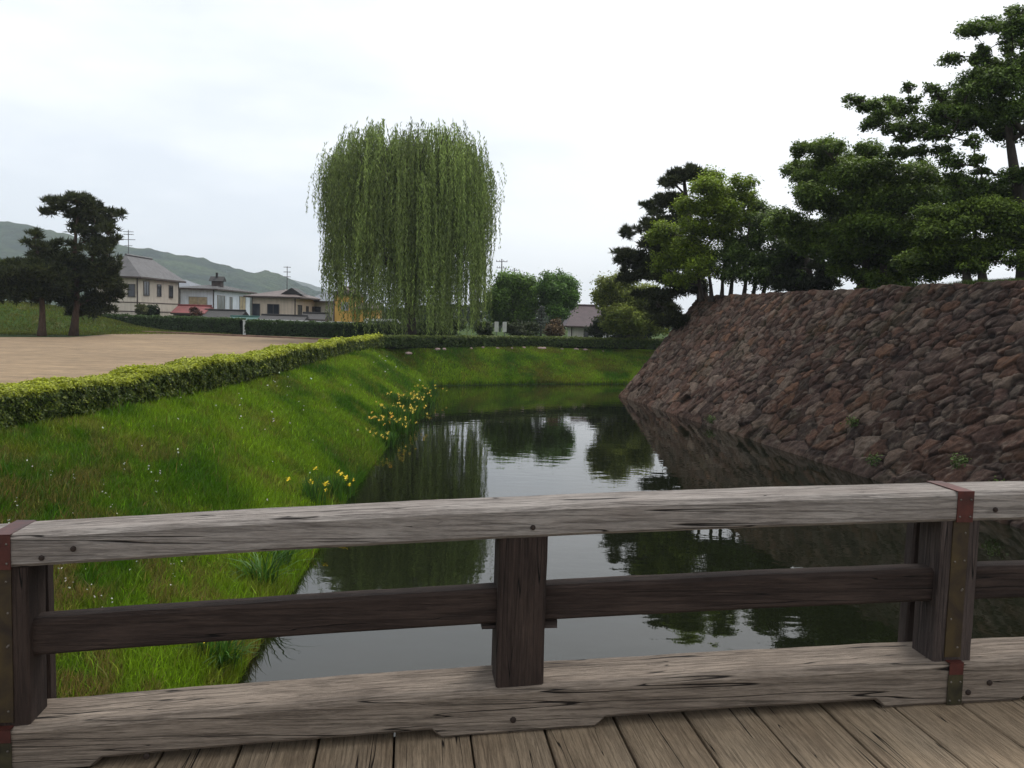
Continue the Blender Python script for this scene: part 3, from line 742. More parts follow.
vb_o = vb.build('roof_vent', [MAT['rdark'], MAT['timber']], r, loc=(W * .5 + .9, 5, 5.45)); vb_o.scale = (.62, .62, .8)
# lean-tos
house('red_roof_shed', 'low shed with bright red metal roof beside the white house', 174, 203, 99, 4, 1.9, 1.0, 'timber', 'rred', 'gable', .3, [('f', .8, 2.2, .5, 1.6)], cat='shed')
house('dark_carport', 'low black roofed carport in front of the white house', 203, 236, 98, 4, 1.35, 1.1, 'timber', 'rdark', 'gable', .5, cat='carport')
house('green_roof_shed', 'very low shed with teal green roof right of the black carport', 229, 257, 95, 3, 1.25, .55, 'timber', 'rgreen', 'gable', .3, cat='shed')
# beige house
r, W = house('beige_house', 'beige two storey house with shallow brown roof behind the tall hedge', 252, 295, 102, 11.5, 4.15, 1.15, 'beige', 'rbrown', 'hip', .8,
      [('f', 1.9, 3.2, 2.2, 3.3), ('f', .1, .9, 1.6, 3.3), ('r', 1.3, 3.0, 2.0, 3.3), ('r', 5.4, 6.4, 2.0, 3.2), ('r', 8.6, 9.6, 2.0, 3.2)])
gb = MB(); gb.add([(-1.3, -1, 0), (1.3, -1, 0), (0, -1, .8), (-1.3, 2, 0), (1.3, 2, 0), (0, 2, .8)], [(0, 1, 2), (3, 5, 4), (0, 2, 5, 3), (1, 4, 5, 2), (0, 3, 4, 1)], 0)
gb.build('dormer', MAT['rdark'], r, loc=(W * .85, 2.2, 4.6))
mb = MB(); mb.tube([(0, 0, 0), (0, 0, 3.0)], .05, 5)
for z in (2.9, 2.3, 1.7): mb.tube([(-.45, 0, z), (.45, 0, z)], .04, 4)
mb.build('antenna', MAT['steel'], r, loc=(W * .5, 6, 5.2))
house('brown_roof_shed', 'low building with sloping brown roof in front of the beige house', 262, 300, 95, 3, 1.35, .7, 'beige', 'rdark', 'gable', .5, cat='shed')
house('garden_shed', 'small low dark roofed annex between the beige and grey roofed houses', 303, 322, 97, 3, 1.6, .8, 'pale', 'rdark', 'gable', .4, cat='shed')
house('blue_roof_house', 'house with blue grey tiled roof and pale wall behind the street lamp', 312, 334, 112, 9, 3.9, 1.7, 'pale', 'rblue', 'hip', .7, [('f', .4, 1.1, 2.3, 3.2)], inset=2)
r, W = house('orange_house', 'bright orange yellow house partly hidden by the hanging willow branches', 334, 353, 104, 8, 4.7, 1.0, 'orange', 'rbrown', 'gable', .2, [('f', .9, 1.7, 2.9, 3.8, 'glassl', 'frame')], ridge_axis='y')
ab = MB(); ab.box(0, 2.6, 0, 5, -.2, 3.1); ab.build('annex', MAT['orange'], r, loc=(W + .01, .6, 0))
ab = MB(); ab.add([(-.1, -.4, 3.0), (2.9, -.4, 3.0), (2.9, 5, 3.7), (-.1, 5, 3.7), (-.1, -.4, 3.15), (2.9, -.4, 3.15), (2.9, 5, 3.9), (-.1, 5, 3.9)], [(0, 3, 2, 1), (4, 5, 6, 7), (0, 1, 5, 4), (1, 2, 6, 5), (2, 3, 7, 6), (3, 0, 4, 7)])
ab.build('roof', MAT['rbrown'], r, loc=(W, .6, 0))
# maroon roofed house on the right
r, W = house('maroon_roof_house', 'house with steep dark maroon roof and cream wall between round tree and pale tree', 572, 604, 100, 7, 1.65, 2.6, 'pale', 'rmaroon', 'hip', .8,
      [('f', 1.5, 2.4, .4, 1.3)], cat='house', inset=1.3)
# utility poles, lamp
def upole(label, px, ptop, D, arms=3):
    a = U(px, 330, D); t = U(px + 1, ptop, D); h = t[2] - GZ
    root = empty('utility_pole', (a[0], a[1], GZ)); tag(root, label, 'utility pole')
    mb = MB(); mb.tube([(0, 0, -.3), (0, 0, h)], [.17, .10], 8); mb.build('pole', MAT['steel'], root, True)
    for k in range(arms):
        mb = MB(); z = h - .5 - k * 1.1; l = 1.0 - .12 * k; mb.box(-l, l, -.05, .05, z, z + .1)
        for dx in (-l + .1, -.35, .35, l - .1): mb.tube([(dx, 0, z + .1), (dx, 0, z + .32)], .05, 6)
        mb.build('crossarm', MAT['steel'], root)
upole('utility pole with crossarms above the left round tree, the taller of the pair', 500, 259, 150)
upole('shorter utility pole just right of the taller one above the round tree', 513, 268, 175, 2)
a = U(329, 330, 90); root = empty('street_lamp', (a[0], a[1], GZ)); tag(root, 'thin grey street lamp between blue roofed house and orange house', 'street lamp')
h = U(329.5, 284, 90)[2] - GZ
mb = MB(); mb.tube([(0, 0, -.2), (0, 0, h)], [.085, .055], 8); mb.build('pole', MAT['steel'], root, True)
mb = MB(); mb.box(-.12, .42, -.1, .1, h, h + .12); mb.build('lamp_head', MAT['steel'], root)

# cars showing above the hedges
MAT['carpaint'] = simple('white_car_paint', (0.72, 0.73, 0.74), .25, .03); MAT['tyre'] = simple('tyre_rubber', (0.02, 0.02, 0.02), .8)
def car(name, label, loc, rz, L, Wd, H, prof, cat):
    root = empty(name, loc, rz); tag(root, label, cat)
    mb = MB(); rg = []
    for y, k in ((-Wd / 2, .93), (-Wd / 2 * .96, 1), (Wd / 2 * .96, 1), (Wd / 2, .93)):
        rg.append([(x * L * (k * .02 + .98), y * (1 if z < .55 else .88), z * H * (1 if k == 1 else .985) + .0) for x, z in prof])
    mb.rings(rg); mb.build('body', MAT['carpaint'], root)
    gx0, gx1 = prof_glass[name]
    for s in (-1, 1):
        gl = MB(); gl.box(gx0 * L, gx1 * L, s * Wd * .447 - .02, s * Wd * .447 + .02, H * .62, H * .88); gl.build('side_window', MAT['glass'], root)
    for x in (-.31, .31):
        for s in (-1, 1):
            wb = MB(); wb.tube([(x * L, s * (Wd / 2 - .2), .31), (x * L, s * (Wd / 2 + .01), .31)], .31, 14); wb.build('wheel', MAT['tyre'], root)
prof_glass = {'parked_car': (-.22, .2), 'parked_van': (-.4, .32)}
sedan = [(-.5, .18), (-.5, .55), (-.46, .62), (-.3, .66), (-.2, .97), (-.1, 1), (.12, 1), (.2, .96), (.32, .68), (.47, .6), (.5, .5), (.5, .18)]
van = [(-.5, .15), (-.5, .9), (-.47, 1), (.25, 1), (.32, .97), (.43, .6), (.49, .52), (.5, .4), (.5, .15)]
q = U(609, 333, 92); car('parked_car', 'white car parked behind the far hedge below the pale green tree', (q[0], q[1], GZ), .1, 4.2, 1.65, 1.75, sedan, 'car')
q = U(385, 322, 93); car('parked_van', 'white van parked behind the hedge, roof showing left of the willow trunk', (q[0], q[1], GZ), .05, 4.4, 1.7, 2.0, van, 'van')
# white noticeboard by the left round tree
q = U(501, 330, 84); root = empty('notice_board', (q[0], q[1], GZ)); tag(root, 'white notice board on two posts behind the far hedge', 'sign')
mb = MB()
for x in (-.45, .35): mb.box(x - .2, x + .2, -.03, .03, 1.1, 2.1)
mb.build('panel', MAT['whitewall'], root)
for x in (-.45, .35):
    mb = MB(); mb.box(x - .04, x + .04, .03, .09, -.1, 2.15); mb.build('post', MAT['steel'], root)

# ------------------------------------------------------------------ trees
# willow
def willow():
    D = 78.0; sc = D / F
    b0 = U(410, 342, D); b0[2] = GZ
    root = empty('willow_tree', tuple(b0)); tag(root, 'huge weeping willow with hanging pale green strands at the end of the left bank', 'tree')
    tb = MB()
    ctr = U(410, 230, D)
    tb.tube([b0 - b0 + np.array([0, 0, -.2]), (.1, 0, 1.5), (-.1, .1, 3.5), (.2, 0, 6)], [.62, .45, .40, .34], 10)
    left, right = U(320, 220, D)[0], U(497, 200, D)[0]; hw = (right - left) / 2 - 1.0; cx = (left + right) / 2
    # outline height of the crown top against x (in pixels)
    TX = [318, 323, 332, 345, 362, 380, 392, 404, 420, 432, 450, 468, 480, 490, 500]; TY = [225, 175, 150, 140, 128, 119, 115, 124, 121, 118, 124, 134, 154, 172, 200]
    BX = [320, 335, 345, 352, 375, 400, 430, 460, 478, 486, 498]; BY = [270, 290, 300, 322, 330, 333, 333, 333, 328, 300, 235]
    leaves = []; nb = 420
    for i in range(nb):
        th = rng.uniform(0, 2 * math.pi); rr = math.sqrt(rng.random()) if i > 90 else rng.uniform(.82, 1)
        x = cx + hw * rr * math.cos(th); y = D + hw * .95 * rr * math.sin(th)
        pxx = 410 + (x - ctr[0]) / sc
        ztop = U(pxx, np.interp(pxx, TX, TY), D)[2]
        edge = abs(math.sin(th)) * rr                      # lower towards front/back too
        ztop -= 0.30 * (ztop - 9) * edge ** 2.2; ztop += (fbm(x * .55 + 3, y * .55, 1) - .62) * 3.2
        z0 = ztop - (rng.random() ** 1.3) * (8.5 if i % 2 else 3.5)
        tip = np.array([x, y, z0])
        # branch from the trunk
        st = b0 + np.array([rng.normal(0, .1), 0, rng.uniform(3.0, 6.0)]); pts = []
        for t in np.linspace(0, 1, 7):
            q_ = st + (tip - st) * np.array([t, t, t ** .62]); q_ = q_ + rng.normal(0, .12, 3) * (0 < t < 1); pts.append(q_ - b0)
        tb.tube(pts, list(np.linspace(.13, .018, 7)), 5)
        zb = U(pxx, np.interp(pxx, BX, BY), D)[2]
        tone = rng.uniform(.5, 1.5)
        for k in range(int(rng.integers(6, 14))):
            off = rng.normal(0, .55 if i % 2 == 0 else .38, 2); s0 = tip + np.array([off[0], off[1], rng.uniform(-.9, .35)])
            L = max(1.2, (s0[2] - zb) * (rng.uniform(.08, .5) if i % 2 == 0 else rng.uniform(.35, 1.04)))
            L = min(L, 15) * (.6 if ztop - z0 < 2.5 and rr < .8 else 1)
            nl = int(L / .125) + 6; t = np.linspace(0, 1, nl)
            arc = np.array([x - ctr[0], y - ctr[1]]); arc = arc / (hw + .1)
            out_ = .55 * (1 - np.exp(-t * L / .9)); sway = rng.normal(0, .10, 2)
            P = np.column_stack([s0[0] + arc[0] * out_ + sway[0] * t * L * .3, s0[1] + arc[1] * out_ + sway[1] * t * L * .3, s0[2] + .25 * np.exp(-((t * L - .3) / .35) ** 2) - t * L])
            P += rng.normal(0, .055, P.shape)
            tn = np.column_stack([rng.normal(0, .45, nl), rng.normal(0, .45, nl), -np.ones(nl)])
            nr = rnd_dir(nl) + np.array([0, 0, .25])
            cA = np.array([.095, .145, .028]) * tone; cB = np.array([.25, .32, .09]) * tone
            kk = rng.random((nl, 1)) * .8 + .2 * rng.random()
            leaves.append(quads(P, nr, tn, .17 * (.7 + .6 * rng.random(nl)), .040, cA * (1 - kk) + cB * kk))
    v, f, c = merge(leaves)
    tb.build('trunk', MAT['bark'], root, True); mesh_obj('crown', v - b0, f, MAT['leaf'], root, col=c)
willow()

PA, PB = (0.014, 0.021, 0.007), (0.058, 0.070, 0.020)
# pines on the sand edge
make_tree('pine_tree', 'dark pine on the sand edge, the taller right one of the pair', 'tree', 71, (74, 336), (78, 215),
    [(88, 203, 16, 6), (66, 207, 13, 6), (50, 213, 7, 4), (100, 212, 11, 6), (82, 217, 18, 6), (102, 226, 11, 6), (74, 229, 11, 5), (90, 233, 13, 4), (72, 246, 11, 4), (56, 253, 14, 5), (104, 253, 13, 6), (88, 266, 18, 6), (114, 246, 9, 5), (70, 272, 26, 10), (100, 278, 18, 10), (60, 290, 24, 10), (92, 296, 17, 8), (80, 306, 15, 6), (104, 290, 10, 7), (122, 241, 5, 3), (64, 262, 16, 7), (96, 272, 18, 8), (76, 282, 20, 8), (110, 270, 10, 6), (116, 262, 9, 5), (112, 284, 11, 7), (90, 310, 16, 6), (66, 302, 14, 7), (66, 312, 12, 5), (86, 240, 10, 4), (58, 278, 16, 8), (92, 210, 16, 6)],
    'leaf', PA, PB, dens=1.5, sub=11, size_px=1.3, kind='pine', trunk_r=.26, bark='pinebark', base_z=GZ)
make_tree('pine_tree', 'dark broad pine at the left frame edge with slanting reddish trunk', 'tree', 68, (43, 337), (38, 240),
    [(40, 237, 9, 5), (30, 256, 16, 6), (50, 262, 20, 9), (12, 268, 22, 10), (35, 275, 28, 10), (8, 285, 26, 9), (45, 288, 26, 9), (22, 294, 30, 9), (-8, 275, 20, 12), (-15, 290, 18, 7), (60, 280, 12, 6), (50, 248, 12, 6), (20, 268, 20, 8), (42, 268, 18, 8), (30, 284, 22, 8), (5, 278, 20, 8)],
    'leaf', PA, PB, dens=1.5, sub=11, size_px=1.3, kind='pine', trunk_r=.24, bark='pinebark', base_z=GZ)
# round trees right of the willow
make_tree('round_tree', 'dense round green tree beside the willow under the utility poles', 'tree', 92, (513, 337), (513, 300),
    [(505, 290, 13, 11), (522, 288, 12, 11), (512, 283, 16, 8), (498, 300, 12, 12), (513, 303, 16, 13), (528, 301, 9, 13), (503, 314, 12, 7), (520, 315, 12, 7), (533, 296, 4, 8)],
    'leaf', (0.04, 0.085, 0.012), (0.13, 0.23, 0.032), dens=1.3, sub=10, size_px=1.3, trunk_r=.22, base_z=GZ)
make_tree('round_tree', 'rounded green tree with gaps, right of the small conifer', 'tree', 92, (556, 336), (557, 300),
    [(557, 279, 12, 7), (545, 288, 9, 9), (568, 287, 10, 10), (556, 293, 12, 9), (546, 302, 8, 7), (566, 303, 12, 8), (556, 311, 10, 7), (574, 298, 5, 6)],
    'leaf', (0.036, 0.085, 0.014), (0.12, 0.23, 0.038), dens=1.1, sub=9, size_px=1.3, trunk_r=.17, base_z=GZ)
def conifer(label, px, pt, D, wpx, cA, cB):
    a = U(px, 335, D); t = U(px, pt, D); h = t[2] - GZ; sc = D / F; b0 = np.array([a[0], a[1], GZ])
    root = empty('conifer', tuple(b0)); tag(root, label, 'tree'); parts = []
    tb = MB(); tb.tube([(0, 0, -.2), (0, 0, h * .95)], [.12, .02], 7)
    for z in np.arange(.6, h, .28):
        r = wpx * sc * .5 * (1 - z / h) ** .85 + .08
        for k in range(8):
            th = rng.uniform(0, 6.28); c_ = np.array([math.cos(th) * r * .65, math.sin(th) * r * .65, z - r * .15])
            parts.append(clump_leaves(c_ + b0, np.array([r * .45, r * .45, .13]), 22, .09, cA, cB, up=.5))
    v, f, c = merge(parts); tb.build('trunk', MAT['bark'], root); mesh_obj('crown', v - b0, f, MAT['leaf'], root, col=c)
conifer('small pale blue green conifer between the two round trees', 541, 305, 88, 26, (0.05, 0.065, 0.05), (0.15, 0.17, 0.14))
# shrubs behind the far hedge
sh = [('dark bush beside the notice board', 486, 329, 9, 7, (0.03, 0.045, .012), (.07, .10, .03)),
      ('dark bush left of the willow trunk behind the far hedge', 392, 328, 12, 6, (0.02, 0.035, .01), (.05, .08, .02)),
      ('dark wide bush right of the willow trunk', 440, 328, 22, 7, (0.02, 0.035, .01), (.06, .09, .03)),
      ('low bush under the left round tree', 524, 329, 12, 6, (0.02, 0.03, .01), (.05, .07, .02)),
      ('reddish brown shrub between conifer and maroon roofed house', 555, 327, 9, 7, (.06, .04, .02), (.15, .10, .05)),
      ('dark bush at the corner of the maroon roofed house', 598, 326, 10, 8, (.012, .022, .008), (.03, .045, .015)),
      ('dark bush behind the white car', 630, 328, 20, 9, (.012, .022, .008), (.035, .05, .015)),
      ('small bush in front of the cream house wall', 141, 308, 5, 5, (.05, .06, .02), (.12, .13, .05)),
      ('dark red shrub under the red shed roof', 196, 311, 6, 4, (.05, .02, .015), (.10, .045, .03))]
for lb, px, py, rx, ry, cA, cB in sh:
    Ds = 86 if px > 300 else 93.0
    make_tree('shrub', lb, 'shrub', Ds, (px, 337), (px, py + 2), [(px + rng.normal(0, .4) * rx, py + rng.normal(0, .25) * ry, rx * .62, ry * .8) for _ in range(4)] + [(px, py + ry * .7, rx * .9, ry * .6)],
              'leaf', cA, cB, dens=1.1, sub=7, size_px=1.3, trunk_r=.06, base_z=GZ)
# distant woods closing the view behind the far hedge
_n = 9000; _x = rng.uniform(-50, 130, _n); _h = 2.5 + 4.5 * fbm(_x * .09, _x * 0, 1) ; _p = np.column_stack([_x, rng.uniform(205, 222, _n), GZ + _h * rng.random(_n) ** .7])
_nr = rnd_dir(_n) + np.array([0, -.3, .5]); _v, _f, _c = quads(_p, _nr, rnd_dir(_n), .75, .5, jitcol((.03, .05, .015), _n, .3))
_o = mesh_obj('distant_woods', _v, _f, MAT['leaf'], col=_c); tag(_o, kind='stuff')
# pale green tree at the wall corner
make_tree('pale_tree', 'loose pale yellow green tree beyond the far corner of the stone wall', 'tree', 80, (628, 340), (628, 300),
    [(610, 285, 12, 8), (625, 282, 12, 8), (603, 298, 9, 9), (618, 298, 14, 9), (636, 296, 14, 10), (606, 313, 9, 9), (622, 315, 14, 9), (642, 312, 14, 10), (612, 326, 10, 6), (632, 326, 16, 7), (650, 300, 10, 12), (655, 320, 12, 10)],
    'leaf', (0.07, 0.10, 0.016), (0.24, 0.28, 0.045), dens=1.0, sub=9, size_px=1.4, trunk_r=.2, base_z=GZ)
PZ = WH + .1
# layered pine on the wall corner
make_tree('pine_tree', 'tall dark pine with layered branches on the corner of the stone wall', 'tree', 58, (704, 300), (684, 180),
    [(682, 177, 19, 8), (668, 186, 12, 5), (700, 180, 12, 8), (672, 200, 20, 7), (650, 207, 11, 6), (655, 214, 10, 4), (690, 210, 16, 8), (660, 228, 24, 7), (634, 231, 12, 5), (680, 226, 22, 8), (655, 246, 22, 6), (625, 257, 17, 6), (645, 262, 26, 7), (672, 256, 26, 8), (640, 277, 24, 6), (665, 282, 26, 7), (690, 262, 20, 8), (655, 296, 22, 6), (686, 288, 22, 7), (664, 308, 20, 6), (668, 322, 18, 7)],
    'leaf', PA, (0.052, 0.062, 0.022), dens=1.5, sub=11, size_px=1.35, kind='pine', trunk_r=.30, bark='bark', base_z=PZ - .5)
# bright maple-like tree in front of the pine
GA, GB = (0.080, 0.125, 0.012), (0.25, 0.34, 0.028)
make_tree('maple_tree', 'bright yellow green maple with several stems in front of the layered pine', 'tree', 53, (716, 300), (715, 240),
    [(712, 180, 12, 7), (735, 186, 12, 6), (700, 192, 16, 7), (722, 196, 18, 8), (742, 200, 12, 8), (690, 208, 16, 7), (712, 212, 18, 8), (735, 214, 16, 8), (668, 232, 14, 8), (695, 228, 18, 8), (720, 232, 18, 8), (745, 222, 12, 8), (685, 248, 20, 9), (712, 252, 16, 7), (670, 262, 16, 8), (696, 268, 18, 7), (656, 236, 10, 6), (740, 244, 12, 8), (680, 278, 14, 6)],
    'leaf', GA, GB, dens=.95, sub=10, size_px=1.5, trunk_r=.24, stems=4, base_z=PZ - .3, vis_limb=1.3, up=1.1, subr=(.22, .38))
CA, CB = (0.036, 0.068, 0.009), (0.145, 0.215, 0.030)
make_tree('maple_tree', 'darker green spreading maple right of the bright one on the wall', 'tree', 52, (752, 300), (762, 230),
    [(762, 206, 14, 7), (778, 214, 14, 7), (760, 222, 16, 7), (785, 228, 16, 8), (752, 240, 18, 8), (778, 246, 20, 8), (800, 240, 14, 8), (738, 256, 18, 8), (762, 262, 20, 8), (790, 262, 18, 8), (730, 272, 18, 7), (756, 280, 18, 6), (782, 280, 16, 7), (806, 262, 14, 9)],
    'leaf', (0.026, 0.052, 0.011), (0.12, 0.18, 0.035), dens=1.0, sub=10, size_px=1.5, trunk_r=.2, stems=3, base_z=PZ - .3, vis_limb=1.2, up=1.0, subr=(.22, .38))
make_tree('pine_tree', 'squat black green pine between maple and cherry on the wall', 'tree', 50, (812, 298), (806, 250),
    [(800, 262, 20, 9), (820, 268, 16, 9), (788, 276, 18, 8), (808, 282, 18, 8), (822, 286, 12, 7), (800, 292, 14, 5), (775, 286, 14, 6)],
    'leaf', (0.010, 0.016, 0.008), (0.028, 0.036, 0.014), dens=1.6, sub=11, size_px=1.4, kind='pine', trunk_r=.3, base_z=PZ - .3)
# cherry trees
make_tree('cherry_tree', 'wide dark green cherry tree with tiers reaching left over the wall', 'tree', 44, (868, 296), (880, 205),
    [(800, 148, 12, 5), (822, 149, 16, 7), (848, 144, 16, 8), (872, 148, 14, 7), (812, 163, 14, 6), (838, 164, 20, 9), (866, 166, 18, 8), (806, 180, 15, 7), (830, 184, 22, 9), (858, 186, 22, 9), (886, 184, 18, 8), (905, 176, 16, 7), (796, 202, 16, 8), (822, 205, 22, 9), (852, 208, 24, 10), (884, 206, 24, 10), (915, 200, 20, 10), (795, 224, 18, 8), (820, 228, 20, 9), (850, 232, 24, 10), (884, 232, 24, 10), (916, 228, 22, 10), (940, 220, 16, 10), (830, 250, 16, 8), (862, 256, 22, 9), (894, 258, 22, 9), (924, 254, 20, 9), (870, 276, 16, 7), (900, 278, 16, 6), (842, 272, 10, 6), (880, 288, 20, 6), (850, 170, 24, 10), (880, 215, 34, 12), (840, 240, 28, 12), (900, 240, 30, 12), (920, 270, 20, 8), (860, 240, 20, 12)],
    'leaf', CA, CB, dens=1.15, sub=10, size_px=1.6, trunk_r=.32, stems=2, base_z=PZ - .2, vis_limb=1.2, up=1.0, subr=(.22, .36))
make_tree('cherry_tree', 'tallest cherry tree at the right frame edge with thick forked dark trunk', 'tree', 37, (1030, 285), (1008, 120),
    [(853, 99, 10, 4), (872, 102, 13, 6), (893, 108, 12, 6), (908, 90, 11, 4), (919, 82, 6, 5), (912, 104, 13, 7), (884, 120, 12, 5), (905, 126, 14, 6), (930, 118, 16, 7), (932, 100, 9, 5), (950, 106, 14, 8), (962, 88, 16, 8), (985, 82, 18, 8), (1010, 78, 18, 9), (975, 100, 20, 9), (1005, 100, 20, 10), (955, 122, 16, 7), (985, 120, 22, 10), (1015, 124, 18, 11),
     (970, 30, 12, 3.5), (985, 22, 14, 5), (1008, 14, 14, 6), (975, 44, 14, 4), (1000, 38, 18, 6), (1022, 30, 14, 8), (1012, 56, 16, 7), (995, 52, 10, 4), (1005, 66, 12, 5), (1030, 60, 12, 10), (1040, 100, 18, 14), (1045, 130, 18, 14), (1050, 40, 16, 16),
     (925, 140, 12, 5), (948, 148, 12, 5), (905, 148, 12, 5), (940, 166, 14, 6), (960, 176, 13, 5), (985, 178, 12, 6), (1015, 170, 14, 10), (1000, 192, 22, 10), (970, 196, 20, 8), (1035, 190, 18, 14)],
    'leaf', (0.034, 0.064, 0.011), (0.135, 0.205, 0.035), dens=.95, sub=9, size_px=1.75, trunk_r=.36, base_z=PZ, vis_limb=1.7, up=1.0, subr=(.20, .36), depth=.7)
make_tree('cherry_tree', 'low leafy cherry tree filling the gap above the near wall top', 'tree', 35, (975, 290), (965, 235),
    [(930, 236, 18, 9), (955, 228, 20, 10), (985, 222, 20, 10), (1012, 222, 20, 10), (935, 254, 20, 8), (962, 250, 22, 9), (992, 246, 22, 9), (1018, 244, 18, 10), (1040, 235, 18, 14), (950, 266, 18, 6), (978, 266, 20, 7), (1000, 262, 16, 6), (940, 214, 18, 8), (965, 210, 20, 8), (995, 208, 20, 8), (925, 262, 16, 8)],
    'leaf', (0.034, 0.062, 0.009), (0.15, 0.215, 0.028), dens=1.0, sub=10, size_px=1.75, trunk_r=.24, stems=2, base_z=PZ, vis_limb=1.2, up=1.0, subr=(.22, .36), depth=.8)

# ------------------------------------------------------------------ grass
def grass_mesh(name, x, y, h, wdt, col, lean=0.35, z=None):
    n_ = len(x); z = terrain(x, y) if z is None else z
    th = rng.uniform(0, 2 * math.pi, n_); sx, sy = np.cos(th), np.sin(th)
    lx = rng.normal(0, lean, n_) * h; ly = rng.normal(0, lean, n_) * h
    b = np.column_stack([x, y, z - .03]); s = np.column_stack([sx, sy, 0 * sx]) * wdt[:, None]
    mid = b + np.column_stack([lx * .35, ly * .35, h * .58]); tip = b + np.column_stack([lx, ly, h * (1 - .25 * np.abs(lx / (h + 1e-6)))])
    v = np.stack([b - s, b + s, mid + s * .75, mid - s * .75, tip], 1).reshape(-1, 3)
    k = np.arange(n_)[:, None] * 5
    f4 = k + np.array([[0, 1, 2, 3]]); f3 = k + np.array([[3, 2, 4]])
    me = bpy.data.meshes.new(name); nV = len(v)
    me.vertices.add(nV); me.vertices.foreach_set('co', v.astype(np.float32).ravel())
    li = np.concatenate([f4, f3], 1).ravel().astype(np.int32); me.loops.add(len(li)); me.loops.foreach_set('vertex_index', li)
    me.polygons.add(2 * n_); ls = (np.arange(n_)[:, None] * 7 + np.array([[0, 4]])).ravel().astype(np.int32); me.polygons.foreach_set('loop_start', ls)
    me.polygons.foreach_set('loop_total', np.tile([4, 3], n_).astype(np.int32)); me.update(calc_edges=True)
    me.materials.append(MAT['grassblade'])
    at = me.color_attributes.new('col', 'FLOAT_COLOR', 'POINT'); cc = np.ones((nV, 4), dtype=np.float32)
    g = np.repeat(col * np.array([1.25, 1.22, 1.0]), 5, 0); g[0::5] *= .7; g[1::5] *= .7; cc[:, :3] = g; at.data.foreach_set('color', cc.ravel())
    o_ = bpy.data.objects.new(name, me); COL.objects.link(o_); return tag(o_, kind='stuff')

def gcol(x, y, n_):
    a = fbm(x * .45, y * .30, 0); b = fbm(x * 1.6 + 5, y * 1.2, 1); d = fbm(x * .8 + 20, y * .5 + 3, 2)
    c1 = np.array([.040, .108, .005]); c2 = np.array([.145, .245, .012]); c3 = np.array([.15, .165, .022]); c4 = np.array([.17, .115, .05])
    k = smoothstep(.3, .7, a)[:, None]; c = c1 * (1 - k) + c2 * k
    k = smoothstep(.55, .8, b)[:, None] * .6; c = c * (1 - k) + c3 * k
    near = np.interp(y, [8, 17, 30, 60], [1.0, .55, .25, .2])
    k = (np.maximum(smoothstep(.56, .70, d), smoothstep(.40, .58, fbm(x * 2.3, y * 1.5, 0, 2)) * smoothstep(17, 13, y)) * near * .9)[:, None] + (rng.random(n_) < .035)[:, None] * .8; k = np.clip(k, 0, 1) * (rng.random((n_, 1)) < .75); c = c * (1 - k) + c4 * k
    c = c * (1 + .9 * (rng.random((n_, 1)) < .05))
    return c * (1 + rng.normal(0, .16, (n_, 1)))
# left bank
nG = 330000
yy = 7.5 * (68 / 7.5) ** rng.random(nG)
xx = xw(yy) + .15 - rng.random(nG) * 6.0
ok = (xx < xw(yy) + .1) & (xx > -10.2) & (xx / yy > -.68); xx, yy = xx[ok], yy[ok]
lump = fbm(xx * 1.1, yy * .9, 2)
hh_ = (.10 + .22 * lump ** 1.5 + .10 * rng.random(len(xx)) ** 3) * np.interp(yy, [8, 20, 60], [1, 1, 1.1])
tall = rng.random(len(xx)) < .02; hh_ = np.where(tall, hh_ * 1.9, hh_)
edge_ = np.exp(-np.abs(xw(yy) - xx) / .35); hh_ = hh_ * (1 + .9 * edge_ * fbm(xx * 2, yy * 1.5, 1))
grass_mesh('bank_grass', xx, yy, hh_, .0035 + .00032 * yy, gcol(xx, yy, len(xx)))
# far bank
nG = 110000
xx = rng.uniform(-11, 15, nG); yy = yf(xx) + rng.random(nG) ** 1.1 * 12.5 - .1
ok = (terrain(xx, yy) > .02) & (yy < 84); xx, yy = xx[ok], yy[ok]
hh_ = .12 + .22 * fbm(xx * .8, yy * .8, 2) + .3 * np.exp(-np.abs(yy - yf(xx)) / .5) * fbm(xx * .9, yy, 1)
c = gcol(xx, yy, len(xx)); k = smoothstep(.50, .66, fbm(xx * .35 + 4, yy * .5, 1))[:, None] * .55 * (rng.random((len(xx), 1)) < .8); c = c * (1 - k) + np.array([.12, .08, .03]) * k
grass_mesh('bank_grass', xx, yy, hh_, np.full(len(xx), .026), c * np.array([.95, .95, .9]))
# turf on top of the wall and plateau edge
nG = 60000
t_ = rng.uniform(-2, 46, nG); d_ = rng.random(nG) * 4 + .15
P_ = WB[None] + WU * (WOFF + t_)[:, None] + WN * (WOFF + d_)[:, None]
hh_ = (.12 + .30 * fbm(t_ * .7, d_, 1)) * np.interp(t_, [0, 14, 20, 30], [.5, .6, 1.0, 1.5])
c = jitcol((.045, .07, .015), nG, .2)
grass_mesh('wall_top_grass', P_[:, 0], P_[:, 1], hh_, np.full(nG, .014), c)
# mound and lawn edge by the pines
nG = 60000
xx = rng.uniform(-62, -28, nG); yy = rng.uniform(66, 98, nG)
from math import inf
sandmax = np.interp(xx, [-60, -44, -36, -28], [64, 66.5, 74, 90])
bx_ = [G(a_, b_, GZ) for a_, b_ in ((0, 338), (70, 338), (120, 334.5), (150, 332.5))]
sandmax = np.interp(xx, [q_[0] for q_ in bx_[:1]] + [bx_[1][0], bx_[2][0], bx_[3][0]], [q_[1] for q_ in bx_]) if all(np.diff([q_[0] for q_ in bx_]) > 0) else sandmax
ok = (yy > sandmax); xx, yy = xx[ok], yy[ok]
c = gcol(xx, yy, len(xx)); c = c * .3 + np.array([.070, .060, .016]) * .7
grass_mesh('lawn_grass', xx, yy, .14 + .12 * rng.random(len(xx)), np.full(len(xx), .03), c)

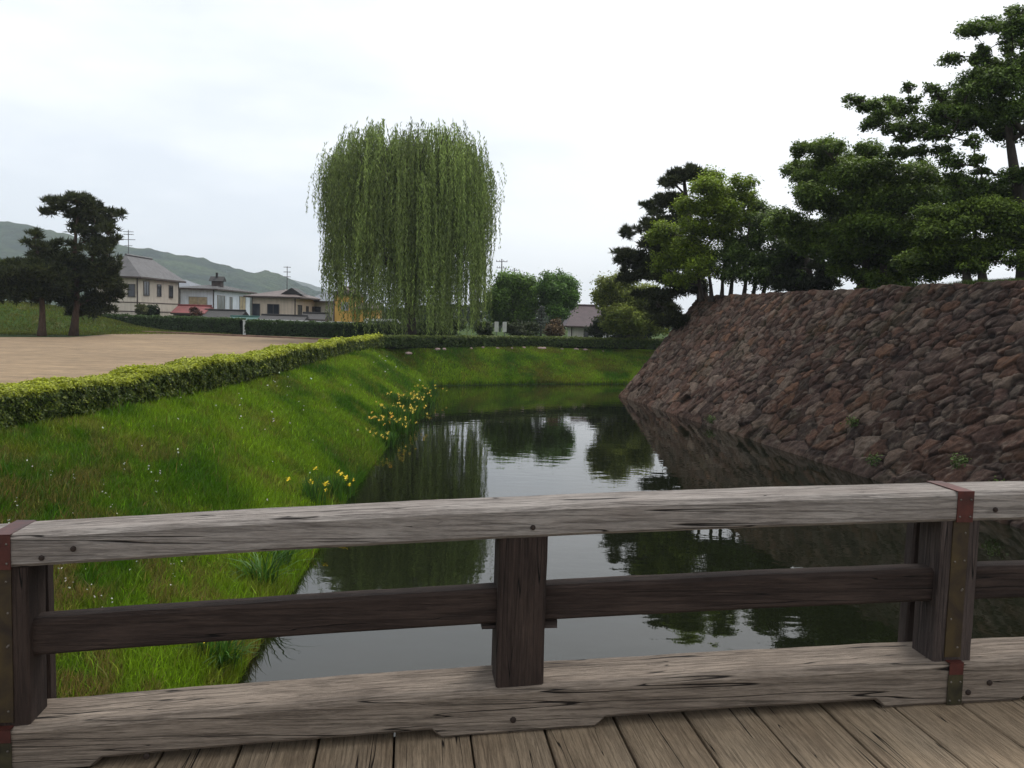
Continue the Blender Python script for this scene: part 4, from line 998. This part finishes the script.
# wildflowers: tiny white heads scattered over the bank
def flowers(name, x, y, z, s, col, mat='petal'):
    n_ = len(x); parts = []
    for k in range(3):
        nr = rnd_dir(n_) * .5 + np.array([0, 0, 1.0]); parts.append(quads(np.column_stack([x, y, z]) + rng.normal(0, 1, (n_, 3)) * (s * .35)[:, None], nr, rnd_dir(n_), s, s * .8, col))
    nr = rnd_dir(n_) * .4 + np.array([0, -1.0, .3]); parts.append(quads(np.column_stack([x, y, z]), nr, rnd_dir(n_), s * .8, s * .7, col))
    v, f, c = merge(parts); return v, f, c
fx, fy = [], []
for px, py in [(8, 462), (14, 470), (50, 438), (72, 436), (70, 452), (14, 455), (104, 435), (112, 440), (125, 424), (150, 424), (155, 428), (178, 412), (136, 450), (84, 454), (170, 496), (208, 377), (214, 373), (228, 378), (216, 377), (239, 385), (240, 392), (273, 383), (276, 373), (302, 428), (122, 465), (60, 470), (204, 370), (222, 374), (287, 372), (160, 475), (112, 480), (66, 575), (72, 585), (182, 565), (174, 580), (175, 593), (100, 610), (88, 598)]:
    for k in range(3 if py < 500 else 2):
        zz = 2.0 if py < 480 else 1.5
        for _ in range(4):
            q_ = G(px + rng.normal(0, 1.5), py + rng.normal(0, 1), zz); zz = tz(q_[0], q_[1]) + .25
        fx.append(q_[0]); fy.append(q_[1])
n0 = 50; ry_ = 9 * (60 / 9) ** rng.random(n0); rx_ = xw(ry_) - rng.uniform(.4, 4.8, n0)
fx = np.concatenate([fx, rx_]); fy = np.concatenate([fy, ry_]); fz = terrain(fx, fy) + rng.uniform(.22, .36, len(fx))
v, f, c = flowers('wildflowers', fx, fy, fz, np.clip(.0010 * fy, .012, .05) * rng.uniform(.6, 1.2, len(fx)), jitcol((.62, .63, .58), len(fx), .1))
tag(mesh_obj('wildflowers', v, f, MAT['petal'], col=c), kind='stuff')

# ------------------------------------------------------------------ irises and reeds
def blades(n_, r, h0, h1, droop, col, w=.014):
    vs, fs, cs = [], [], []; k = 0
    for i in range(n_):
        th = rng.uniform(0, 6.28); a = np.array([math.cos(th), math.sin(th), 0]); base = a * r * rng.random() ** .6 * rng.uniform(.2, 1)
        base = base + np.array([*rng.normal(0, r * .3, 2), 0]); h = rng.uniform(h0, h1); dr = droop * rng.uniform(.3, 1.3)
        s = np.array([-a[1], a[0], 0]); s = s * math.cos(.5) + a * math.sin(rng.uniform(-.6, .6)); c = np.asarray(col) * rng.uniform(.65, 1.35)
        row = []
        for t, ww in ((0, .8), (.35, 1), (.7, .75), (.9, .4), (1, .05)):
            q = base + a * dr * h * t ** 2 + np.array([0, 0, h * (t - .45 * dr * t ** 3)]); row += [q - s * w * ww, q + s * w * ww]
        vs += row; fs += [(k + 2 * j, k + 2 * j + 1, k + 2 * j + 3, k + 2 * j + 2) for j in range(4)]; cs += [c] * 10; k += 10
    return np.array(vs), np.array(fs), np.array(cs)
def iris(label, px, py, r, n_, nf, h=(.55, .85), fcol=(.75, .56, .03), group='yellow irises along the waterline', droop=.3, name='iris_clump', sink=0, fs=.055):
    z = .15
    for _ in range(5): q = G(px, py, z); z = max(tz(q[0], q[1]), -.05) * .6 + z * .4
    root = empty(name, (q[0], q[1], z - sink)); tag(root, label, 'plant', group)
    v, f, c = blades(n_, r, h[0], h[1], droop, (.05, .12, .016), .012 + .0002 * q[1]); mesh_obj('leaves', v, f, MAT['grassblade'], root, col=c)
    for i in range(nf):
        a = np.array([*rng.normal(0, r * .75, 2), rng.uniform(h[0] * .7, h[1] * .98)]); parts = []
        for k in range(6):
            th = k * 1.047 + rng.random(); d = np.array([[math.cos(th), math.sin(th), .5 if k % 2 else -.35]]); s_ = fs * rng.uniform(.8, 1.15)
            parts.append(quads(a[None] + d * s_ * .8, np.cross(d, [[-d[0, 1], d[0, 0], 0]]), d, s_, s_ * .62, jitcol(fcol, 1, .12)))
        v, f, c = merge(parts); mesh_obj('flower', v, f, MAT['petal'], root, col=c)
    return root
iris('bright yellow iris clump nearest the railing, left end of the waterline group', 312, 505, .38, 80, 5)
iris('bright yellow iris clump with tallest blooms just left of the moat reflection', 330, 501, .42, 90, 6)
iris('iris clump with few yellow blooms touching the water above the top rail', 345, 497, .30, 70, 3)
cream = (.66, .50, .07)
for i, (px, py, r, nf, lb) in enumerate([(378, 430, .7, 6, 'iris bed clump with orange yellow blooms at the left end of the big bed'), (384, 446, .6, 4, 'iris clump at the front of the big bed nearest the viewer'), (396, 432, .8, 8, 'dense cream iris clump in the middle of the big bed'),
      (404, 420, .9, 9, 'cream iris clump right of the bed middle'), (388, 418, .8, 6, 'iris clump on the grass side of the big bed'), (408, 408, .9, 9, 'broad cream iris clump further up the big bed'), (420, 402, .8, 8, 'iris clump next to the water at the far end of the bed'), (397, 405, .7, 5, 'iris clump on the upper grass side of the bed'), (424, 396, .8, 5, 'last and farthest iris clump of the big bed')]):
    iris(lb, px, py, r, 260, nf * 3, h=(.4, .7), fcol=cream if i else (.70, .45, .06), fs=.058)
iris('arching reed tuft at the waterline seen between top and middle rails', 262, 588, .26, 75, 0, h=(.5, .95), group='reed tufts overhanging the water', droop=.9, name='reed_tuft')
iris('reed tuft drooping over the water just under the top rail', 282, 566, .22, 60, 0, h=(.5, .9), group='reed tufts overhanging the water', droop=1.0, name='reed_tuft')
iris('bushy reed tuft at the waterline seen under the middle rail', 222, 668, .24, 85, 1, h=(.4, .75), group='reed tufts overhanging the water', droop=.8, name='reed_tuft', fs=.03)
iris('thin grass tuft on the bank left of the bushy reed tuft', 205, 655, .25, 70, 1, h=(.3, .55), group='reed tufts overhanging the water', droop=.4, name='reed_tuft', fs=.03)
iris('upright reed clump at the far left corner of the moat', 431, 389, .5, 70, 0, h=(.5, .9), group='reed tufts overhanging the water', name='reed_tuft')
# plants rooted in the wall joints
for i, (t, h_, lb) in enumerate([(30.5, .07, 'green tuft in the wall joints low beside the waterline'), (34.0, .16, 'green tuft low in the wall near the right post'), (36.2, .10, 'leafy tuft at the wall foot right of the right post strap'), (27.5, .22, 'small green tuft a third up the wall'), (16.5, .03, 'grass tuft at the wall foot halfway along the waterline')]):
    q = wallpt(t, h_); root = empty('wall_plant', (q[0] - .1, q[1], q[2] + .02)); tag(root, lb, 'plant', 'plants growing in the stone wall')
    v, f, c = clump_leaves(np.array([-.05, 0, .15]), np.array([.28, .35, .22]), 160, .05, (.03, .06, .012), (.09, .14, .03)); mesh_obj('leaves', v, f, MAT['leaf'], root, col=c)
# pale stones at the far hedge foot
def rock(seed, s):
    r2 = np.random.default_rng(seed); mb = MB(); n1, n2 = 7, 10; rg = []
    for i in range(n1):
        ph = math.pi * (i + .15) / (n1 - .7); rg.append([np.array([math.cos(t) * math.sin(ph) * 1.3, math.sin(t) * math.sin(ph), -math.cos(ph) * .7]) * s * (1 + r2.normal(0, .09)) for t in np.arange(n2) * 2 * math.pi / n2])
    mb.rings(rg); return mb
MAT['palestone'] = simple('pale_stone', (0.36, 0.26, 0.24), .9, .3, 3, bumpd=.02)
r0 = None
for i, px in enumerate([408, 436, 443, 470, 482, 497, 512, 524, 541, 545, 563, 577, 586, 603]):
    q = G(px, 347.6, GZ); q[1] = np.interp(q[0], [a_[0] for a_ in fh], [a_[1] for a_ in fh]) - rng.uniform(.75, 1.1)
    if r0 is None: o_ = r0 = rock(3, .15).build('stone', MAT['palestone'], smooth=False)
    else: o_ = r0.copy(); COL.objects.link(o_)
    s = rng.uniform(.6, 1.25); o_.location = (q[0], q[1], tz(q[0], q[1]) + .12); o_.rotation_euler = (0, 0, rng.uniform(0, 6)); o_.scale = (s * 1.3, s, s)
    tag(o_, 'small pale pinkish stone at the foot of the far hedge', 'stone', 'pale stones along the far hedge')

# ------------------------------------------------------------------ bridge
BA = math.atan2(.42, 3.44)
def arch(s): return 3.738 + .0455 * s - .0058 * s * s if abs(s) < 6 else 3.738 + .0455 * math.copysign(6, s) - .0058 * 36 + (abs(s) - 6) * (-.0241 if s > 0 else -.115)
MAT['railwood'] = wood('weathered_rail_wood', (0.33, 0.30, 0.275), (0.215, 0.185, 0.165), (0.040, 0.030, 0.027), .02)
MAT['postwood'] = wood('dark_post_wood', (0.056, 0.038, 0.031), (0.022, 0.014, 0.012), (0.008, 0.005, 0.005))
MAT['beamwood'] = wood('weathered_beam_wood', (0.285, 0.235, 0.19), (0.17, 0.135, 0.108), (0.030, 0.021, 0.016), .026)
MAT['greypost'] = wood('grey_post_wood', (0.085, 0.065, 0.058), (0.038, 0.028, 0.026), (0.016, 0.011, 0.010))
MAT['deckwood'] = wood('deck_board_wood', (0.32, 0.245, 0.165), (0.22, 0.16, 0.105), (0.045, 0.028, 0.018), .014, (0.30, 0.235, 0.165), gc=.42)
def metal(name, a, b, rough=.55):
    m, n, p, o = new_mat(name); f = noise(n, objvec(n), 9, 6, .65, .4)
    n.links.new(ramp(n, f, [(.35, a), (.65, b)]), p.inputs['Base Color']); p.inputs['Roughness'].default_value = rough; p.inputs['Metallic'].default_value = .35
    bump(n, p, f, .3, .003); return m
MAT['redstrap'] = metal('rust_red_metal', (0.035, 0.011, 0.009), (0.10, 0.024, 0.018)); MAT['patina'] = metal('olive_patina_metal', (0.022, 0.014, 0.010), (0.058, 0.040, 0.015))
MAT['darkmetal'] = metal('dark_olive_metal', (0.02, 0.018, 0.010), (0.065, 0.055, 0.025)); MAT['rivet'] = metal('rivet_metal', (0.07, 0.06, 0.05), (0.15, 0.13, 0.11), .35)
MAT['nail'] = metal('rusty_nail', (0.012, 0.008, 0.006), (0.04, 0.024, 0.018), .8)

deck = empty('wooden_bridge', (.018, 3.1, 0), BA); tag(deck, 'arched bridge deck of broad worn brown planks in the foreground', 'bridge')
mb = MB(); k = 0; s = .145 - .283 * 45
def bev(s0, s1, y0, y1, z0a, z0b, th, b=.006):
    """plank along local y between s0,s1"""
    rg = []
    for y in np.linspace(y0, y1, 9):
        dz = rng.normal(0, .0012); rg.append([(s0 + b, y, z0a - b * 0 - .0 + dz), (s1 - b, y, z0b + dz), (s1, y, z0b - b + dz), (s1, y, z0b - th), (s0, y, z0a - th), (s0, y, z0a - b + dz)])
    mb.rings(rg)
while s < 16:
    g = rng.uniform(.003, .006); dz = rng.normal(0, .002)
    bev(s + g, s + .283 - g, -3.6, .42, arch(s) + dz - .002, arch(s + .283) + dz - .002 + rng.normal(0, .001), .07); s += .283
# local frame for grain: rotate so local x runs along planks
dv = np.array(mb.v); dv2 = np.column_stack([dv[:, 1], -dv[:, 0], dv[:, 2]])
db = mesh_obj('deck', dv2, mb.f, MAT['deckwood'], deck); db.rotation_euler = (0, 0, math.pi / 2)
gb = MB()
for yy_ in (.05, -1.6, -3.3):
    rg = []
    for s in np.linspace(-12, 15.8, 50): z = arch(s) - .078; rg.append([(s, yy_ - .14, z), (s, yy_ + .14, z), (s, yy_ + .14, z - .38), (s, yy_ - .14, z - .38)])
    gb.rings(rg)
gb.build('girder', MAT['postwood'], deck)

rail = empty('bridge_railing', (.018, 3.1, 0), BA); tag(rail, 'weathered grey wooden bridge railing with metal strapped posts across the foreground', 'railing')
def beam(name, s0, s1, zb, h, y0, y1, mat, parent, b=.010, feet=None, seg=60, wob=.0007, taper=0):
    mbx = MB(); rg = []; ph = rng.random() * 9
    ss = sorted(set(list(np.linspace(s0, s1, seg)) + ([f_ + e_ for f0, f1 in feet for f_, e_ in ((f0, -.04), (f0, 0), (f1, 0), (f1, .04)) if s0 < f_ + e_ < s1] if feet else [])))
    for s in ss:
        z = arch(s) + zb; lift = 0
        if feet is not None:
            dd = min([0 if f0 <= s <= f1 else min(abs(s - f0), abs(s - f1)) for f0, f1 in feet]); lift = .034 * min(1, dd / .04)
        w1 = wob * (math.sin(s * 7 + ph) + math.sin(s * 17 + ph * 2) * .6); w2 = wob * (math.sin(s * 9 + ph * 3) + math.cos(s * 23 + ph) * .6)
        a, c_ = z + lift + w2 * .3, z + h + w2
        p8 = [(y0 + w1 + b, a), (y1 - b, a), (y1, a + b), (y1, c_ - b), (y1 - b, c_), (y0 + w1 + b * 1.3, c_), (y0 + w1, c_ - b * 1.3), (y0 + w1, a + b)]
        rg.append([(s, y, zz) for y, zz in p8])
    mbx.rings(rg); o_ = mbx.build(name, MAT[mat], parent)
    return o_
POSTS = [-3.58, -1.785, .045, 1.80, 3.60]
JO = [-3.58, -1.785, 1.805, 3.60]
# top rail pieces between strapped joints
rails = []
tr_segs = [(-5.3, -1.787), (-1.783, 1.803), (1.807, 5.3)]
for a, b_ in tr_segs: rails.append(beam('top_rail', a, b_, .745, .118, 0, .205, 'railwood', rail, .012, seg=70))
for a, b_ in [(-5.3, POSTS[1] - .02), (POSTS[1] + .02, POSTS[2]), (POSTS[2] + .001, POSTS[3] - .02), (POSTS[3] + .02, 5.3)]: beam('middle_rail', a, b_, .408, .134, .045, .135, 'postwood', rail, .010)
feet = [(s - .29, s + .29) for s in POSTS]
bots = []
for a, b_ in tr_segs: bots.append(beam('base_beam', a, b_, .0, .172, -.012, .235, 'beamwood', rail, .013, feet=feet, seg=70, wob=.0012))
def postm(name, s, w_, y0, y1, z0, z1, mat, b=.008, lean=0):
    rg = []
    m_ = MB()
    for t in np.linspace(0, 1, 8):
        z = z0 + (z1 - z0) * t; l = lean * (1 - t); wj = rng.normal(0, .0008)
        p8 = [(-w_ / 2 + b, y0 + l), (w_ / 2 - b, y0 + l), (w_ / 2 + wj, y0 + l + b), (w_ / 2, y1 + l - b), (w_ / 2 - b, y1 + l), (-w_ / 2 + b, y1 + l), (-w_ / 2, y1 + l - b), (-w_ / 2 + wj, y0 + l + b)]
        rg.append([(z, -x, y) for x, y in p8])
    m_.rings(rg); o_ = m_.build(name, MAT[mat], rail, loc=(s, 0, 0))
    # grain runs along local x = world z
    o_.matrix_local = Matrix(((0, -1, 0, s), (0, 0, 1, 0), (1, 0, 0, 0), (0, 0, 0, 1)))
    return o_
def rivet(M_, x, y, z, ax='y', r=.0045):
    k = 8; rg = []
    for dd, rr in ((0, 1), (.5, .85), (.9, .4)):
        rg.append([(x + math.cos(t) * r * rr, y - dd * r, z + math.sin(t) * r * rr) if ax == 'y' else (x + math.cos(t) * r * rr, y + math.sin(t) * r * rr, z + dd * r) for t in np.arange(k) * 6.2832 / k])
    M_.rings(rg, 1)
for i, s in enumerate(POSTS):
    strap = i != 2
    z0 = arch(s) + .17; z1 = arch(s) + .747
    po = postm('post', s, .165 if strap else .182, .012, .165, z0 - .02, z1, 'greypost' if strap and s > 0 else 'postwood')
    postm('brace', s - (.0 if strap else .02), .12, .225, .29, arch(s) - .35, z1 + .01, 'greypost' if strap and s > 0 else 'postwood', lean=.03)
    if not strap:
        w2 = MB(); w2.box(-.145, .145, .06, .12, arch(s) + .378, arch(s) + .408); w2.build('wedge', MAT['greypost'], rail, loc=(s, 0, 0))
    if strap:
        sb = MB(); hw_ = .034
        zt, zb_ = arch(s) + .745 + .118, arch(s) + .745
        sb.box(-hw_, hw_, -.004, .0, zb_ - .002, zt + .003); sb.box(-hw_, hw_, -.004, .209, zt + .0015, zt + .0045); sb.box(-hw_, hw_, .206, .210, zb_, zt + .003)
        for zz in (zb_ + .02, zt - .03):
            for dx in (-.022, .022): rivet(sb, dx, -.004, zz)
        so_ = sb.build('metal_strap', [MAT['redstrap'], MAT['rivet']], rail, loc=(s, 0, 0))
        sb = MB(); sb.box(-.038, .030, .007, .012, z0 + .02, z1 - .002)
        for kk, zz in enumerate(np.linspace(z0 + .06, z1 - .05, 5)):
            rivet(sb, -.022 if kk % 2 else .014, .007, zz); 
            if kk in (2, 3): rivet(sb, .018, .007, zz + .005)
        sb.build('metal_strap', [MAT['patina'], MAT['rivet']], rail, loc=(s, 0, 0))
        sb = MB(); zc = arch(s) + .172
        sb.box(-.03, .03, -.018, .012, zc + .0015, zc + .005); sb.box(-.03, .03, -.018, -.0155, zc - .045, zc + .004)
        sb.build('metal_strap', [MAT['redstrap'], MAT['rivet']], rail, loc=(s, 0, 0))
        sb = MB(); sb.box(-.032, .032, -.0172, -.0145, arch(s) + .004, zc - .046)
        for zz in (arch(s) + .02, zc - .075):
            for dx in (-.02, .02): rivet(sb, dx, -.0172, zz)
        sb.build('metal_strap', [MAT['darkmetal'], MAT['rivet']], rail, loc=(s, 0, 0))
def nail(s, z, y, r=.011):
    m_ = MB(); m_.tube([(0, 0, 0), (0, -.006, 0), (0, -.009, 0)], [r, r * .95, r * .5], 9); m_.build('nail', MAT['nail'], rail, loc=(s, y + .002, arch(s) + z))
for s, z in ((-1.65, .775), (-1.545, .800), (.075, .785), (1.93, .79), (3.4, .79)): nail(s, z, -.001, .010)
for s, z in ((.02, .055), (-1.30, .030), (1.95, .085), (1.86, .05)): nail(s, z, -.013, .012)

# ------------------------------------------------------------------ haze
m = bpy.data.materials.new('haze'); m.use_nodes = True; n = m.node_tree; n.nodes.clear()
o = n.nodes.new('ShaderNodeOutputMaterial'); vv = n.nodes.new('ShaderNodeVolumePrincipled')
vv.inputs['Color'].default_value = (0.80, 0.88, 0.96, 1); vv.inputs['Density'].default_value = 0.00022; vv.inputs['Anisotropy'].default_value = 0.1
n.links.new(vv.outputs[0], o.inputs['Volume'])
mb = MB(); mb.box(-3600, 3600, -200, 4400, -6, 190)
tag(mb.build('haze', m), kind='stuff')
